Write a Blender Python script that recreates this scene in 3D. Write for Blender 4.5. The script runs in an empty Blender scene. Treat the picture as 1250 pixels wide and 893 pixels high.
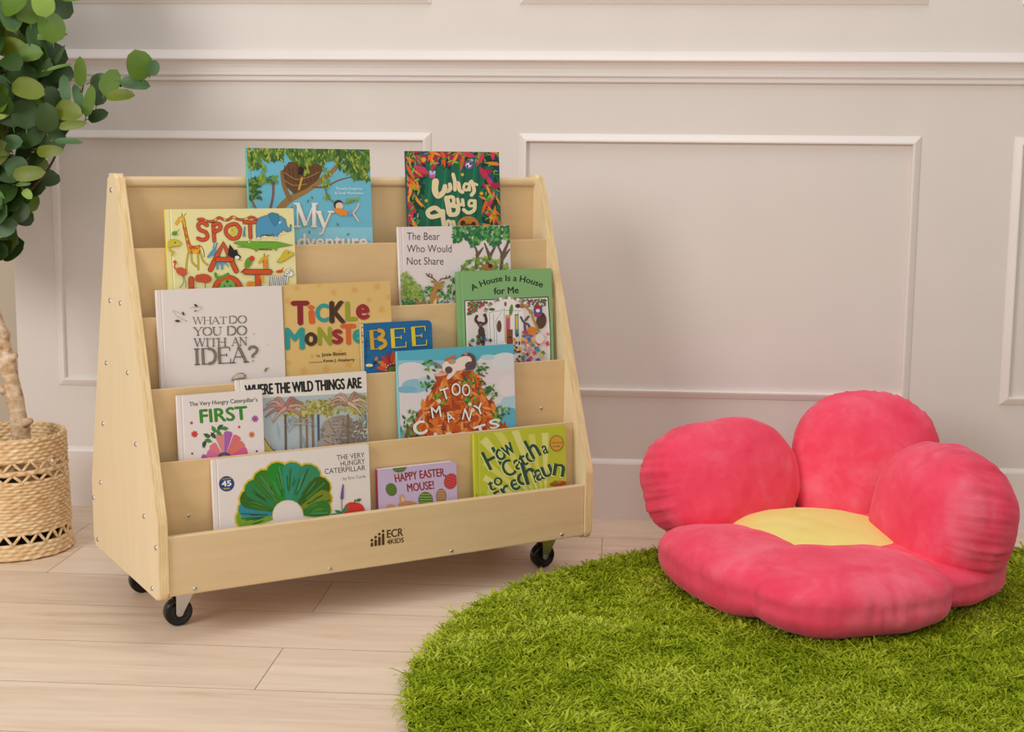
import bpy, bmesh, math, random
from mathutils import Vector, Matrix, Euler, noise as mnoise

S = bpy.context.scene
COL = S.collection
PI = math.pi

# ------------------------------------------------------------------ camera
def make_camera():
    cd = bpy.data.cameras.new('camera')
    cd.sensor_width = 36.0
    cd.lens = 1732.55 / 1250.0 * 36.0
    cd.clip_start = 0.05
    cd.clip_end = 50
    cam = bpy.data.objects.new('camera', cd)
    COL.objects.link(cam)
    r = Vector((0.99722283, 0.07392088, 0.00907313))
    u = Vector((-0.01949246, 0.14147822, 0.98974944))
    f = Vector((-0.0718795, 0.9871776, -0.14252621))
    m = Matrix(((r.x, u.x, -f.x, 0), (r.y, u.y, -f.y, -3.4047), (r.z, u.z, -f.z, 0.8635), (0, 0, 0, 1)))
    cam.matrix_world = m
    S.camera = cam
make_camera()

# ------------------------------------------------------------------ light and exposure
S.view_settings.view_transform = 'Standard'
S.view_settings.look = 'None'
S.view_settings.gamma = 1.0
S.view_settings.use_curve_mapping = False
S.view_settings.exposure = 0.0

w = bpy.data.worlds.new('room_light')
w.use_nodes = True
w.node_tree.nodes['Background'].inputs[0].default_value = (1.0, 0.965, 0.93, 1)
w.node_tree.nodes['Background'].inputs[1].default_value = 0.44
S.world = w

def area(name, loc, target, size, power, color):
    ld = bpy.data.lights.new(name, 'AREA')
    ld.shape = 'DISK'
    ld.size = size
    ld.energy = power
    ld.color = color
    o = bpy.data.objects.new(name, ld)
    COL.objects.link(o)
    o.location = loc
    o.rotation_euler = (Vector(target) - Vector(loc)).to_track_quat('-Z', 'Y').to_euler()
    return o
area('key_softbox', (-2.35, -3.3, 1.75), (-0.3, -0.5, 0.40), 1.3, 50, (1.0, 0.965, 0.92))
area('ceiling_lamp', (0.1, -0.95, 3.1), (0.1, -0.6, 0.2), 1.5, 18, (1.0, 0.96, 0.92))
area('front_softbox', (0.3, -5.0, 2.5), (0.0, -0.4, 0.4), 2.6, 34, (1.0, 0.965, 0.92))

# ------------------------------------------------------------------ materials
def lin(c):
    if isinstance(c, str):
        c = [int(c[i:i + 2], 16) / 255 for i in (0, 2, 4)]
    return tuple((x / 12.92 if x <= 0.04045 else ((x + 0.055) / 1.055) ** 2.4) for x in c)

class NT:
    def __init__(self, name):
        self.m = bpy.data.materials.new(name)
        self.m.use_nodes = True
        self.t = self.m.node_tree
        self.b = self.t.nodes['Principled BSDF']
    def n(self, typ, **kw):
        nd = self.t.nodes.new(typ)
        for k, v in kw.items():
            setattr(nd, k, v)
        return nd
    def l(self, a, b):
        self.t.links.new(a, b)
    def coords(self, scale=(1, 1, 1), kind='Object'):
        tc = self.n('ShaderNodeTexCoord')
        mp = self.n('ShaderNodeMapping')
        mp.inputs['Scale'].default_value = scale
        self.l(tc.outputs[kind], mp.inputs['Vector'])
        return mp.outputs['Vector']
    def noise(self, vec, scale, detail=4, rough=0.55, dist=0.0):
        nd = self.n('ShaderNodeTexNoise')
        nd.inputs['Scale'].default_value = scale
        nd.inputs['Detail'].default_value = detail
        nd.inputs['Roughness'].default_value = rough
        nd.inputs['Distortion'].default_value = dist
        self.l(vec, nd.inputs['Vector'])
        return nd.outputs['Fac']
    def ramp(self, fac, stops):
        nd = self.n('ShaderNodeValToRGB')
        el = nd.color_ramp.elements
        while len(el) < len(stops):
            el.new(0.5)
        for e, (p, c) in zip(el, stops):
            e.position = p
            e.color = (*lin(c), 1)
        self.l(fac, nd.inputs['Fac'])
        return nd.outputs['Color']
    def bump(self, fac, strength, dist=0.001):
        nd = self.n('ShaderNodeBump')
        nd.inputs['Strength'].default_value = strength
        nd.inputs['Distance'].default_value = dist
        self.l(fac, nd.inputs['Height'])
        self.l(nd.outputs['Normal'], self.b.inputs['Normal'])
    def color(self, sock):
        self.l(sock, self.b.inputs['Base Color'])
    def set(self, **kw):
        for k, v in kw.items():
            self.b.inputs[k.replace('_', ' ')].default_value = v

def paint(name, c, rough=0.55, spread=0.02):
    t = NT(name)
    v = t.coords()
    f = t.noise(v, 6, 3)
    rgb = [int(c[i:i + 2], 16) / 255 for i in (0, 2, 4)]
    lo = tuple(max(0, x - spread) for x in rgb)
    hi = tuple(min(1, x + spread) for x in rgb)
    t.color(t.ramp(f, [(0.3, lo), (0.7, hi)]))
    t.set(Roughness=rough)
    t.bump(t.noise(v, 350, 2), 0.06, 0.001)
    return t.m

def wood(name, c0, c1, c2, rough=0.42, stretch=(1.2, 9, 14)):
    t = NT(name)
    v = t.coords(stretch)
    f = t.noise(v, 4.0, 7, 0.62, 0.6)
    t.color(t.ramp(f, [(0.25, c0), (0.5, c1), (0.78, c2)]))
    t.set(Roughness=rough)
    t.bump(f, 0.05, 0.0006)
    return t.m

def ply_edge(name):
    t = NT(name)
    tc = t.n('ShaderNodeTexCoord')
    sp = t.n('ShaderNodeSeparateXYZ')
    t.l(tc.outputs['Object'], sp.inputs[0])
    mu = t.n('ShaderNodeMath', operation='MULTIPLY')
    mu.inputs[1].default_value = 2 * PI / 0.0045
    t.l(sp.outputs['X'], mu.inputs[0])
    si = t.n('ShaderNodeMath', operation='SINE')
    t.l(mu.outputs[0], si.inputs[0])
    ad = t.n('ShaderNodeMath', operation='MULTIPLY_ADD')
    ad.inputs[1].default_value = 0.09
    t.l(si.outputs[0], ad.inputs[0])
    t.l(t.noise(t.coords((40, 8, 4)), 5, 4), ad.inputs[2])
    t.color(t.ramp(ad.outputs[0], [(0.25, 'd8b67e'), (0.5, 'e6ca98'), (0.75, 'eed8aa')]))
    t.set(Roughness=0.4)
    return t.m

M = {}
M['wall'] = paint('wall_paint', 'e0d8d2', 0.5, 0.006)
M['trim'] = paint('trim_paint', 'ebe3df', 0.38, 0.006)
M['recess'] = paint('beige_wall_paint', 'd2c4ae', 0.6, 0.006)
M['maple'] = wood('maple_ply', 'd8ba8d', 'ddc195', 'e1c79d')
M['maple_side'] = wood('maple_ply_side', 'e6cea4', 'ead4ac', 'eed9b3', stretch=(9, 9, 1.2))  # lighter maple: the light falling on the side panels is put into the colour
M['maple_in'] = wood('maple_ply_inner', 'd8b582', 'ddbc8a', 'e1c293', stretch=(1.5, 9, 8))
M['ply_edge'] = ply_edge('ply_edge')

def plain(name, c, rough=0.5, metal=0.0):
    t = NT(name)
    v = t.coords()
    rgb = lin(c)
    lo = tuple(x * 0.9 for x in rgb)
    f = t.noise(v, 30, 2)
    mx = t.n('ShaderNodeMix', data_type='RGBA')
    mx.inputs['A'].default_value = (*lo, 1)
    mx.inputs['B'].default_value = (*rgb, 1)
    t.l(f, mx.inputs['Factor'])
    t.color(mx.outputs['Result'])
    t.set(Roughness=rough, Metallic=metal)
    return t.m
M['steel'] = plain('zinc_plated_steel', 'cfcfcf', 0.28, 1.0)
M['rubber'] = plain('black_caster_plastic', '0d0d0f', 0.25)
M['pages'] = plain('page_edges', 'f1ece2', 0.75)
M['pages_green'] = plain('green_page_edges', 'b9dc8a', 0.7)
M['brand_brown'] = plain('burnt_brown_print', '5a3415', 0.6)

INK = {}
def ink(hexc, gain=0.98):
    if hexc not in INK:
        t = NT('print_' + hexc)
        rgb = tuple(min(0.86, x * gain) for x in lin(hexc))
        f = t.noise(t.coords(), 260, 2)
        mx = t.n('ShaderNodeMix', data_type='RGBA')
        mx.inputs['A'].default_value = (*[x * 0.92 for x in rgb], 1)
        mx.inputs['B'].default_value = (*rgb, 1)
        t.l(f, mx.inputs['Factor'])
        t.color(mx.outputs['Result'])
        t.set(Roughness=0.42)
        INK[hexc] = t.m
    return INK[hexc]

# ------------------------------------------------------------------ helpers
def tag(o, label=None, cat=None, group=None, kind=None):
    if label: o['label'] = label
    if cat: o['category'] = cat
    if group: o['group'] = group
    if kind: o['kind'] = kind
    return o

def empty(name, loc=(0, 0, 0), rot=(0, 0, 0), **kw):
    o = bpy.data.objects.new(name, None)
    o.empty_display_size = 0.1
    COL.objects.link(o)
    o.location = loc
    o.rotation_euler = rot
    return tag(o, **kw)

def link(name, me, mats, parent=None, smooth=False):
    o = bpy.data.objects.new(name, me)
    for m in (mats if isinstance(mats, (list, tuple)) else [mats]):
        me.materials.append(m)
    COL.objects.link(o)
    if parent: o.parent = parent
    if smooth:
        me.polygons.foreach_set('use_smooth', [True] * len(me.polygons))
    return o

def from_bm(name, bm, mats, parent=None, smooth=False):
    me = bpy.data.meshes.new(name)
    bm.normal_update()
    bm.to_mesh(me)
    bm.free()
    return link(name, me, mats, parent, smooth)

def from_py(name, vs, fs, mats, parent=None, smooth=False, idx=None):
    me = bpy.data.meshes.new(name)
    me.from_pydata(vs, [], fs)
    if idx: me.polygons.foreach_set('material_index', idx)
    me.update()
    return link(name, me, mats, parent, smooth)

def bm_box(bm, x0, x1, y0, y1, z0, z1, bev=0.0, seg=2, mi=0):
    vs = [bm.verts.new((x, y, z)) for z in (z0, z1) for y in (y0, y1) for x in (x0, x1)]
    q = [(0, 2, 3, 1), (4, 5, 7, 6), (0, 1, 5, 4), (2, 6, 7, 3), (0, 4, 6, 2), (1, 3, 7, 5)]
    fs = [bm.faces.new([vs[i] for i in f]) for f in q]
    for f in fs: f.material_index = mi
    if bev > 0:
        es = list({e for f in fs for e in f.edges})
        bmesh.ops.bevel(bm, geom=es, offset=bev, segments=seg, affect='EDGES', profile=0.5)

def box(name, x0, x1, y0, y1, z0, z1, m, parent=None, bev=0.0, seg=2):
    bm = bmesh.new()
    bm_box(bm, x0, x1, y0, y1, z0, z1, bev, seg)
    return from_bm(name, bm, m, parent)

def bm_prism(bm, pts, to3, d0, d1, bev=0.0, seg=3, mi_side=0, mi_cap=0):
    """outline pts (2-D) extruded between depths d0 and d1; to3(a, b, d) gives the point"""
    A = [bm.verts.new(to3(a, b, d0)) for a, b in pts]
    B = [bm.verts.new(to3(a, b, d1)) for a, b in pts]
    n = len(pts)
    c0 = bm.faces.new(A)
    c1 = bm.faces.new(B[::-1])
    c0.material_index = c1.material_index = mi_cap
    sd = []
    for i in range(n):
        f = bm.faces.new((A[i], B[i], B[(i + 1) % n], A[(i + 1) % n])) if False else bm.faces.new((A[(i + 1) % n], A[i], B[i], B[(i + 1) % n]))
        f.material_index = mi_side
        sd.append(f)
    if bev > 0:
        es = list(set(c0.edges) | set(c1.edges))
        r = bmesh.ops.bevel(bm, geom=es, offset=bev, segments=seg, affect='EDGES', profile=0.5, material=mi_side)
    bmesh.ops.recalc_face_normals(bm, faces=bm.faces)

def round_poly(pts, rad, n=6):
    """outline with rounded corners; rad is a list"""
    out = []
    N = len(pts)
    for i in range(N):
        p = Vector(pts[i]); r = rad[i]
        if r <= 0:
            out.append(tuple(p)); continue
        a = (Vector(pts[i - 1]) - p).normalized(); b = (Vector(pts[(i + 1) % N]) - p).normalized()
        ang = a.angle(b); d = r / math.tan(ang / 2)
        c = p + (a + b).normalized() * (r / math.sin(ang / 2))
        s = p + a * d - c; e = p + b * d - c
        a0 = math.atan2(s.y, s.x); a1 = math.atan2(e.y, e.x)
        da = (a1 - a0 + PI) % (2 * PI) - PI
        for k in range(n + 1):
            t = a0 + da * k / n
            out.append((c.x + r * math.cos(t), c.y + r * math.sin(t)))
    return out

def tube(vs, fs, pts, rad, n=8, cap=True):
    """append a tube along 3-D pts to vs / fs"""
    base = len(vs)
    P = [Vector(p) for p in pts]
    up = Vector((0.13, 0.31, 0.94))
    for i, p in enumerate(P):
        d = (P[min(i + 1, len(P) - 1)] - P[max(i - 1, 0)]).normalized()
        x = d.cross(up)
        if x.length < 1e-3: x = d.cross(Vector((1, 0, 0)))
        x.normalize(); y = d.cross(x)
        r = rad[i] if isinstance(rad, (list, tuple)) else rad
        for k in range(n):
            a = 2 * PI * k / n
            vs.append(tuple(p + x * (r * math.cos(a)) + y * (r * math.sin(a))))
    for i in range(len(P) - 1):
        for k in range(n):
            k2 = (k + 1) % n
            fs.append((base + i * n + k, base + i * n + k2, base + (i + 1) * n + k2, base + (i + 1) * n + k))
    if cap:
        fs.append(tuple(base + k for k in range(n))[::-1])
        fs.append(tuple(base + (len(P) - 1) * n + k for k in range(n)))

def smooth_path(pts, n=6, closed=False):
    P = [Vector(p) for p in pts]
    out = []
    for i in range(len(P) - 1):
        p0 = P[max(i - 1, 0)]; p1 = P[i]; p2 = P[i + 1]; p3 = P[min(i + 2, len(P) - 1)]
        for k in range(n):
            t = k / n
            out.append(0.5 * ((2 * p1) + (p2 - p0) * t + (2 * p0 - 5 * p1 + 4 * p2 - p3) * t * t + (3 * p1 - p0 - 3 * p2 + p3) * t ** 3))
    out.append(P[-1])
    return out

# ------------------------------------------------------------------ the room
CORNER = -1.483
def sweep_x(name, prof, x0, x1, m):
    """a moulding: profile (depth out of the wall, height) run along X"""
    vs, fs = [], []
    for x in (x0, x1):
        for d, z in prof: vs.append((x, -d, z))
    n = len(prof)
    for i in range(n):
        j = (i + 1) % n
        fs.append((i, j, n + j, n + i))
    fs.append(tuple(range(n))[::-1]); fs.append(tuple(range(n, 2 * n)))
    o = from_py(name, vs, fs, m)
    return tag(o, kind='structure')

def frame(name, x0, x1, z0, z1, m):
    """mitred picture-frame moulding on the wall"""
    prof = [(0.0, 0.0), (0.0005, 0.003), (0.005, 0.0065), (0.010, 0.0100), (0.0145, 0.0128), (0.0175, 0.0132), (0.0192, 0.0115), (0.0200, 0.008), (0.0200, 0.0)]  # (inward, out of the wall)
    vs, fs = [], []
    n = len(prof)
    for cx, cz, sx, sz in ((x0, z0, 1, 1), (x1, z0, -1, 1), (x1, z1, -1, -1), (x0, z1, 1, -1)):
        for a, d in prof: vs.append((cx + sx * a, -d, cz + sz * a))
    for c in range(4):
        e = (c + 1) % 4
        for i in range(n - 1):
            fs.append((c * n + i, e * n + i, e * n + i + 1, c * n + i + 1))
    o = from_py(name, vs, fs, m)
    return tag(o, kind='structure')

def build_room():
    wl = box('wall_back', CORNER, 3.2, 0.0, 0.12, 0.0, 2.75, M['wall']); tag(wl, kind='structure')
    rc = box('wall_left', -3.6, CORNER + 0.35, 0.75, 0.87, 0.0, 2.75, M['recess']); tag(rc, kind='structure')
    sweep_x('baseboard_back', [(0, 0), (0.014, 0), (0.014, 0.138), (0.012, 0.143), (0.006, 0.147), (0.0, 0.1485)], CORNER, 3.2, M['trim'])
    sweep_x('trim_1', [(0, 1.0486), (0.008, 1.0486), (0.010, 1.052), (0.010, 1.0555), (0.006, 1.057), (0.006, 1.0595), (0.012, 1.061), (0.014, 1.0635), (0.014, 1.067),
                       (0.012, 1.070), (0.0125, 1.079), (0.016, 1.087), (0.022, 1.093), (0.030, 1.096), (0.032, 1.098), (0.031, 1.101), (0.024, 1.109), (0.014, 1.117), (0.007, 1.1205), (0.0, 1.1215)], CORNER, 3.2, M['trim'])
    k = 2
    for x0, x1 in ((-1.3788, -0.4457), (-0.2368, 0.7016), (0.9134, 1.85), (2.06, 3.0)):
        frame('trim_%d' % k, x0, x1, 0.3023, 0.9297, M['trim']); k += 1
    for x0, x1 in ((-1.3788, -0.4457), (-0.2368, 0.7016), (0.9134, 1.85), (2.06, 3.0)):
        frame('trim_%d' % k, x0, x1, 1.2285, 2.45, M['trim']); k += 1
    # floor of wide oak planks
    rnd = random.Random(5)
    vs, fs, tone = [], [], []
    PW, G = 0.204, 0.0006
    y1 = -0.39 + PW * 6
    joints = {2: 0.4826, 3: -0.02, 4: -1.182, 5: -0.571, 6: -1.35, 7: -0.58, 8: 0.1}
    row = -1
    y = y1
    while y > -4.2:
        yb = y - PW
        ri = int(round((-0.39 + PW * 2 - y) / PW)) + 2
        L = 1.22
        off = joints.get(ri, rnd.uniform(0, L))
        x = off - L * 5
        while x < 3.4:
            if x + L > -3.8:
                b = len(vs)
                xa, xb = max(x, -3.8), min(x + L, 3.4)
                vs += [(xa + G, yb + G, 0), (xb - G, yb + G, 0), (xb - G, y - G, 0), (xa + G, y - G, 0)]
                fs.append((b, b + 1, b + 2, b + 3)); tone.append(rnd.random())
            x += L
        y = yb
    b = len(vs)
    vs += [(-3.8, y, -0.0015), (3.4, y, -0.0015), (3.4, y1, -0.0015), (-3.8, y1, -0.0015)]
    fs.append((b, b + 1, b + 2, b + 3)); tone.append(0.5)
    t = NT('oak_planks')
    at = t.n('ShaderNodeAttribute'); at.attribute_name = 'tone'
    v = t.coords((1.0, 9.0, 1.0))
    ofs = t.n('ShaderNodeVectorMath', operation='ADD')
    cmb = t.n('ShaderNodeCombineXYZ')
    mm = t.n('ShaderNodeMath', operation='MULTIPLY'); mm.inputs[1].default_value = 37.0
    t.l(at.outputs['Fac'], mm.inputs[0]); t.l(mm.outputs[0], cmb.inputs['X']); t.l(mm.outputs[0], cmb.inputs['Y'])
    t.l(v, ofs.inputs[0]); t.l(cmb.outputs[0], ofs.inputs[1])
    f1 = t.noise(ofs.outputs[0], 1.6, 8, 0.6, 1.2)
    f2 = t.noise(ofs.outputs[0], 9, 5, 0.7, 0.3)
    ad = t.n('ShaderNodeMath', operation='MULTIPLY_ADD'); ad.inputs[1].default_value = 0.35
    t.l(f2, ad.inputs[0]); t.l(f1, ad.inputs[2])
    ad2 = t.n('ShaderNodeMath', operation='MULTIPLY_ADD'); ad2.inputs[1].default_value = 0.16
    t.l(at.outputs['Fac'], ad2.inputs[0]); t.l(ad.outputs[0], ad2.inputs[2])
    t.color(t.ramp(ad2.outputs[0], [(0.45, 'ccb098'), (0.60, 'e0c7b0'), (0.78, 'e9d4be'), (0.97, 'efddca')]))
    t.set(Roughness=0.48)
    t.bump(f2, 0.05, 0.0008)
    gap = plain('plank_gap', '8a6f55', 0.8)
    o = from_py('floor', vs, fs, [t.m, gap], idx=[0] * (len(fs) - 1) + [1])
    a = o.data.attributes.new('tone', 'FLOAT', 'FACE')
    a.data.foreach_set('value', tone)
    tag(o, kind='structure')
build_room()

# ------------------------------------------------------------------ bookcase
BX, BY, TH = -0.7959, -1.0255, 0.6054
BW = 0.92
def case_pt(u, v, z):
    c, s = math.cos(TH), math.sin(TH)
    return (BX + u * c - v * s, BY + u * s + v * c, z)

def screw_mesh():
    bm = bmesh.new()
    prof = [(0.0, 0.0028), (0.0016, 0.0027), (0.0018, 0.0017), (0.0034, 0.0022), (0.0046, 0.0012), (0.0050, 0.0), ]
    n = 16
    rings = []
    for r, h in prof:
        rings.append([bm.verts.new((-h, r * math.cos(2 * PI * k / n), r * math.sin(2 * PI * k / n))) for k in range(n)] if r > 0 else [bm.verts.new((-0.0012, 0, 0))])
    for i in range(len(rings) - 1):
        a, b = rings[i], rings[i + 1]
        for k in range(n):
            k2 = (k + 1) % n
            if len(a) == 1: bm.faces.new((a[0], b[k], b[k2]))
            else: bm.faces.new((a[k], b[k], b[k2], a[k2]))
    me = bpy.data.meshes.new('screw')
    bmesh.ops.recalc_face_normals(bm, faces=bm.faces)
    bm.to_mesh(me); bm.free()
    me.materials.append(M['steel'])
    me.polygons.foreach_set('use_smooth', [True] * len(me.polygons))
    return me

def build_bookcase():
    root = empty('book_display_stand', (BX, BY, 0), (0, 0, TH), label='pale maple plywood sloping book display stand on casters', cat='bookcase')
    z0 = 0.0836
    D = 0.4549
    prof = round_poly([(0, z0), (0, 0.2245), (0.211, 0.8354), (0.259, 0.8354), (D, 0.217), (D, z0)], [0.014, 0.03, 0.013, 0.013, 0.03, 0.014])
    sm = screw_mesh()
    sides = []
    for u0, u1 in ((0, 0.018), (BW - 0.018, BW)):
        bm = bmesh.new()
        bm_prism(bm, prof, lambda a, b, d: (d, a, b), u0, u1, bev=0.0055, seg=4, mi_side=1, mi_cap=0)
        sides.append(from_bm('side_panel', bm, [M['maple_side'], M['ply_edge']], root))
    scr = [(0.237, 0.8045), (0.311, 0.4732), (0.163, 0.4739), (0.3507, 0.3484), (0.1223, 0.3481), (0.3846, 0.2243), (0.0824, 0.2224), (0.4443, 0.1804), (0.4219, 0.0989),
           (0.0123, 0.1807), (0.0429, 0.0982), (0.2706, 0.5969), (0.1987, 0.5987)]
    for v, z in scr:
        o = bpy.data.objects.new('screw', sm); COL.objects.link(o); o.parent = sides[0]; o.location = (0, v, z)
        o = bpy.data.objects.new('screw', sm); COL.objects.link(o); o.parent = sides[1]; o.location = (BW, v, z); o.rotation_euler = (0, 0, PI)
    a, b = 0.018, BW - 0.018
    lip = box('front_panel', a, b, 0.004, 0.019, 0.0891, 0.199, M['maple'], root, bev=0.003, seg=3)
    for u in (0.066, 0.328, 0.588, 0.847):
        o = bpy.data.objects.new('screw', sm); COL.objects.link(o); o.parent = lip; o.location = (u, 0.004, 0.099); o.rotation_euler = (0, 0, PI / 2); o.scale = (0.8, 0.8, 0.8)
    box('rear_panel', a, b, D - 0.019, D - 0.004, 0.0891, 0.199, M['maple'], root, bev=0.003)
    dv = [(0.0511, 0.3242, 0.106), (0.0896, 0.4516, 0.230), (0.1350, 0.5768, 0.356), (0.1676, 0.7005, 0.482)]
    for k, (v, zt, zf) in enumerate(dv):
        d = box('divider', a, b, v, v + 0.006, zf - 0.012, zt, M['maple_in'], root, bev=0.0012, seg=2)
        if k < 2:
            for u in ((0.072, 0.846) if k == 0 else (0.846,)):
                o = bpy.data.objects.new('screw', sm); COL.objects.link(o); o.parent = d; o.location = (u, v, (0.2222, 0.3515)[k]); o.rotation_euler = (0, 0, PI / 2); o.scale = (0.7, 0.7, 0.7)
    box('center_panel', a, b, 0.2245, 0.2345, 0.1035, 0.812, M['maple_in'], root, bev=0.001)
    fl = [(0.019, 0.0511, 0.106), (0.057, 0.0896, 0.230), (0.0956, 0.1350, 0.356), (0.141, 0.1676, 0.482), (0.1736, 0.2245, 0.608)]
    for v0, v1, zf in fl:
        box('slot_floor', a, b, v0, v1, zf - 0.012, zf, M['maple_in'], root)
    box('bottom_board', a, b, 0.057, D - 0.019, 0.0895, 0.1035, M['maple_in'], root)
    # top rail with a rounded nose
    bm = bmesh.new()
    pr = round_poly([(0.2165, 0.8105), (0.2425, 0.8105), (0.2425, 0.8300), (0.2165, 0.8300)], [0.008, 0.003, 0.007, 0.009])
    bm_prism(bm, pr, lambda p, q, d: (d, p, q), a, b, mi_side=0, mi_cap=0)
    from_bm('top_rail', bm, M['maple'], root, smooth=False)
    # burnt-in maker's mark on the front panel: four little figures and two lines of letters
    art = Art([(0, 0), (100, 0), (100, 40), (0, 40)], 0.100, 0.040)
    for i, (x, top) in enumerate(((4.5, 20.5), (12.4, 15.5), (20.3, 10.5), (28.2, 5.5))):
        art.ell(x, top, 3.0, 3.0, '5a3415')
        art.poly([(x - 2.9, 33), (x - 2.9, top + 7), (x - 1.9, top + 5), (x, top + 4.3), (x + 1.9, top + 5), (x + 2.9, top + 7), (x + 2.9, 33)], '5a3415')
    art.text('ECR', (36.5, 20), (70.5, 20), 15.5, '5a3415', bold=0.035)
    art.text('4KIDS', (36.5, 33), (72, 33), 9.6, '5a3415', bold=0.035)
    art.ell(73.5, 5.5, 0.9, 0.9, '5a3415')
    o = art.mesh_object('printed_logo', lip)
    o.location = (0.4105 + 0.05, 0.0039, 0.1235)
    # casters
    for u, v in ((0.066, 0.111), (0.866, 0.111), (0.066, 0.345), (0.866, 0.345)):
        caster(root, u, v)
    return root

def caster(root, u, v):
    c = empty('caster', (u, v, 0)); c.parent = root
    # wheel: lathed tyre with hub recess, axis along depth
    R = 0.0265
    prof = [(0.0035, -0.008), (0.010, -0.0085), (0.014, -0.0075), (0.017, -0.0075), (0.020, -0.010), (0.0245, -0.010), (R - 0.0004, -0.0075), (R, -0.004), (R, 0.004), (R - 0.0004, 0.0075), (0.0245, 0.010), (0.020, 0.010), (0.017, 0.0075), (0.010, 0.0085), (0.0035, 0.008)]
    vs, fs = [], []
    n = 40
    for k in range(n):
        t = 2 * PI * k / n
        for r, h in prof: vs.append((r * math.cos(t), h, R + r * math.sin(t)))
    m = len(prof)
    for k in range(n):
        k2 = (k + 1) % n
        for i in range(m):
            j = (i + 1) % m
            fs.append((k * m + i, k2 * m + i, k2 * m + j, k * m + j))
    from_py('wheel', vs, fs, M['rubber'], c, smooth=True)
    # fork: two tapered legs and a top plate
    bm = bmesh.new()
    leg = [(0.0072, R), (0.0052, R - 0.005), (0.0, R - 0.0072), (-0.0052, R - 0.005), (-0.0072, R), (-0.006, 0.079), (0.030, 0.079), (0.029, 0.066)]
    for s in (-1, 1):
        y = s * 0.0128
        bm_prism(bm, leg, lambda p, q, d: (p, d, q), y - 0.0011, y + 0.0011)
    bm_box(bm, -0.006, 0.030, -0.0139, 0.0139, 0.077, 0.080)
    from_bm('fork', bm, M['steel'], c)
    bm = bmesh.new()
    bm_box(bm, -0.012, 0.038, -0.022, 0.022, 0.0835, 0.0890, 0.001)
    n = 20
    bmesh.ops.create_cone(bm, cap_ends=True, segments=n, radius1=0.012, radius2=0.014, depth=0.005, matrix=Matrix.Translation((0.013, 0, 0.082)))
    from_bm('swivel_plate', bm, M['steel'], c)
    bm = bmesh.new()
    bmesh.ops.create_cone(bm, cap_ends=True, segments=6, radius1=0.0042, radius2=0.0042, depth=0.031, matrix=Matrix.Translation((0, 0, R)) @ Matrix.Rotation(PI / 2, 4, 'X'))
    bmesh.ops.create_cone(bm, cap_ends=True, segments=14, radius1=0.0024, radius2=0.0024, depth=0.034, matrix=Matrix.Translation((0, 0, R)) @ Matrix.Rotation(PI / 2, 4, 'X'))
    from_bm('axle_bolt', bm, M['steel'], c)

# ------------------------------------------------------------------ flat print on covers
def homography(src, dst):
    A = []
    B = []
    for (x, y), (u, v) in zip(src, dst):
        A.append([x, y, 1, 0, 0, 0, -u * x, -u * y]); B.append(u)
        A.append([0, 0, 0, x, y, 1, -v * x, -v * y]); B.append(v)
    n = 8
    for i in range(n):
        p = max(range(i, n), key=lambda r: abs(A[r][i]))
        A[i], A[p] = A[p], A[i]; B[i], B[p] = B[p], B[i]
        for r in range(i + 1, n):
            f = A[r][i] / A[i][i]
            if f:
                for c in range(i, n): A[r][c] -= f * A[i][c]
                B[r] -= f * B[i]
    X = [0] * n
    for i in range(n - 1, -1, -1):
        X[i] = (B[i] - sum(A[i][c] * X[c] for c in range(i + 1, n))) / A[i][i]
    return X

FONT = {}
def font_mesh(s, bold):
    key = (s, bold)
    if key not in FONT:
        cu = bpy.data.curves.new('letters', 'FONT')
        cu.body = s; cu.size = 1.0; cu.offset = bold; cu.resolution_u = 4
        o = bpy.data.objects.new('letters', cu)
        COL.objects.link(o)
        bpy.context.view_layer.update()
        dg = bpy.context.evaluated_depsgraph_get()
        me = bpy.data.meshes.new_from_object(o.evaluated_get(dg))
        vs = [(v.co.x, v.co.y) for v in me.vertices]
        fs = [tuple(p.vertices) for p in me.polygons]
        bpy.data.objects.remove(o); bpy.data.curves.remove(cu); bpy.data.meshes.remove(me)
        xs = [v[0] for v in vs]
        FONT[key] = (vs, fs, min(xs), max(xs))
    return FONT[key]

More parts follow.
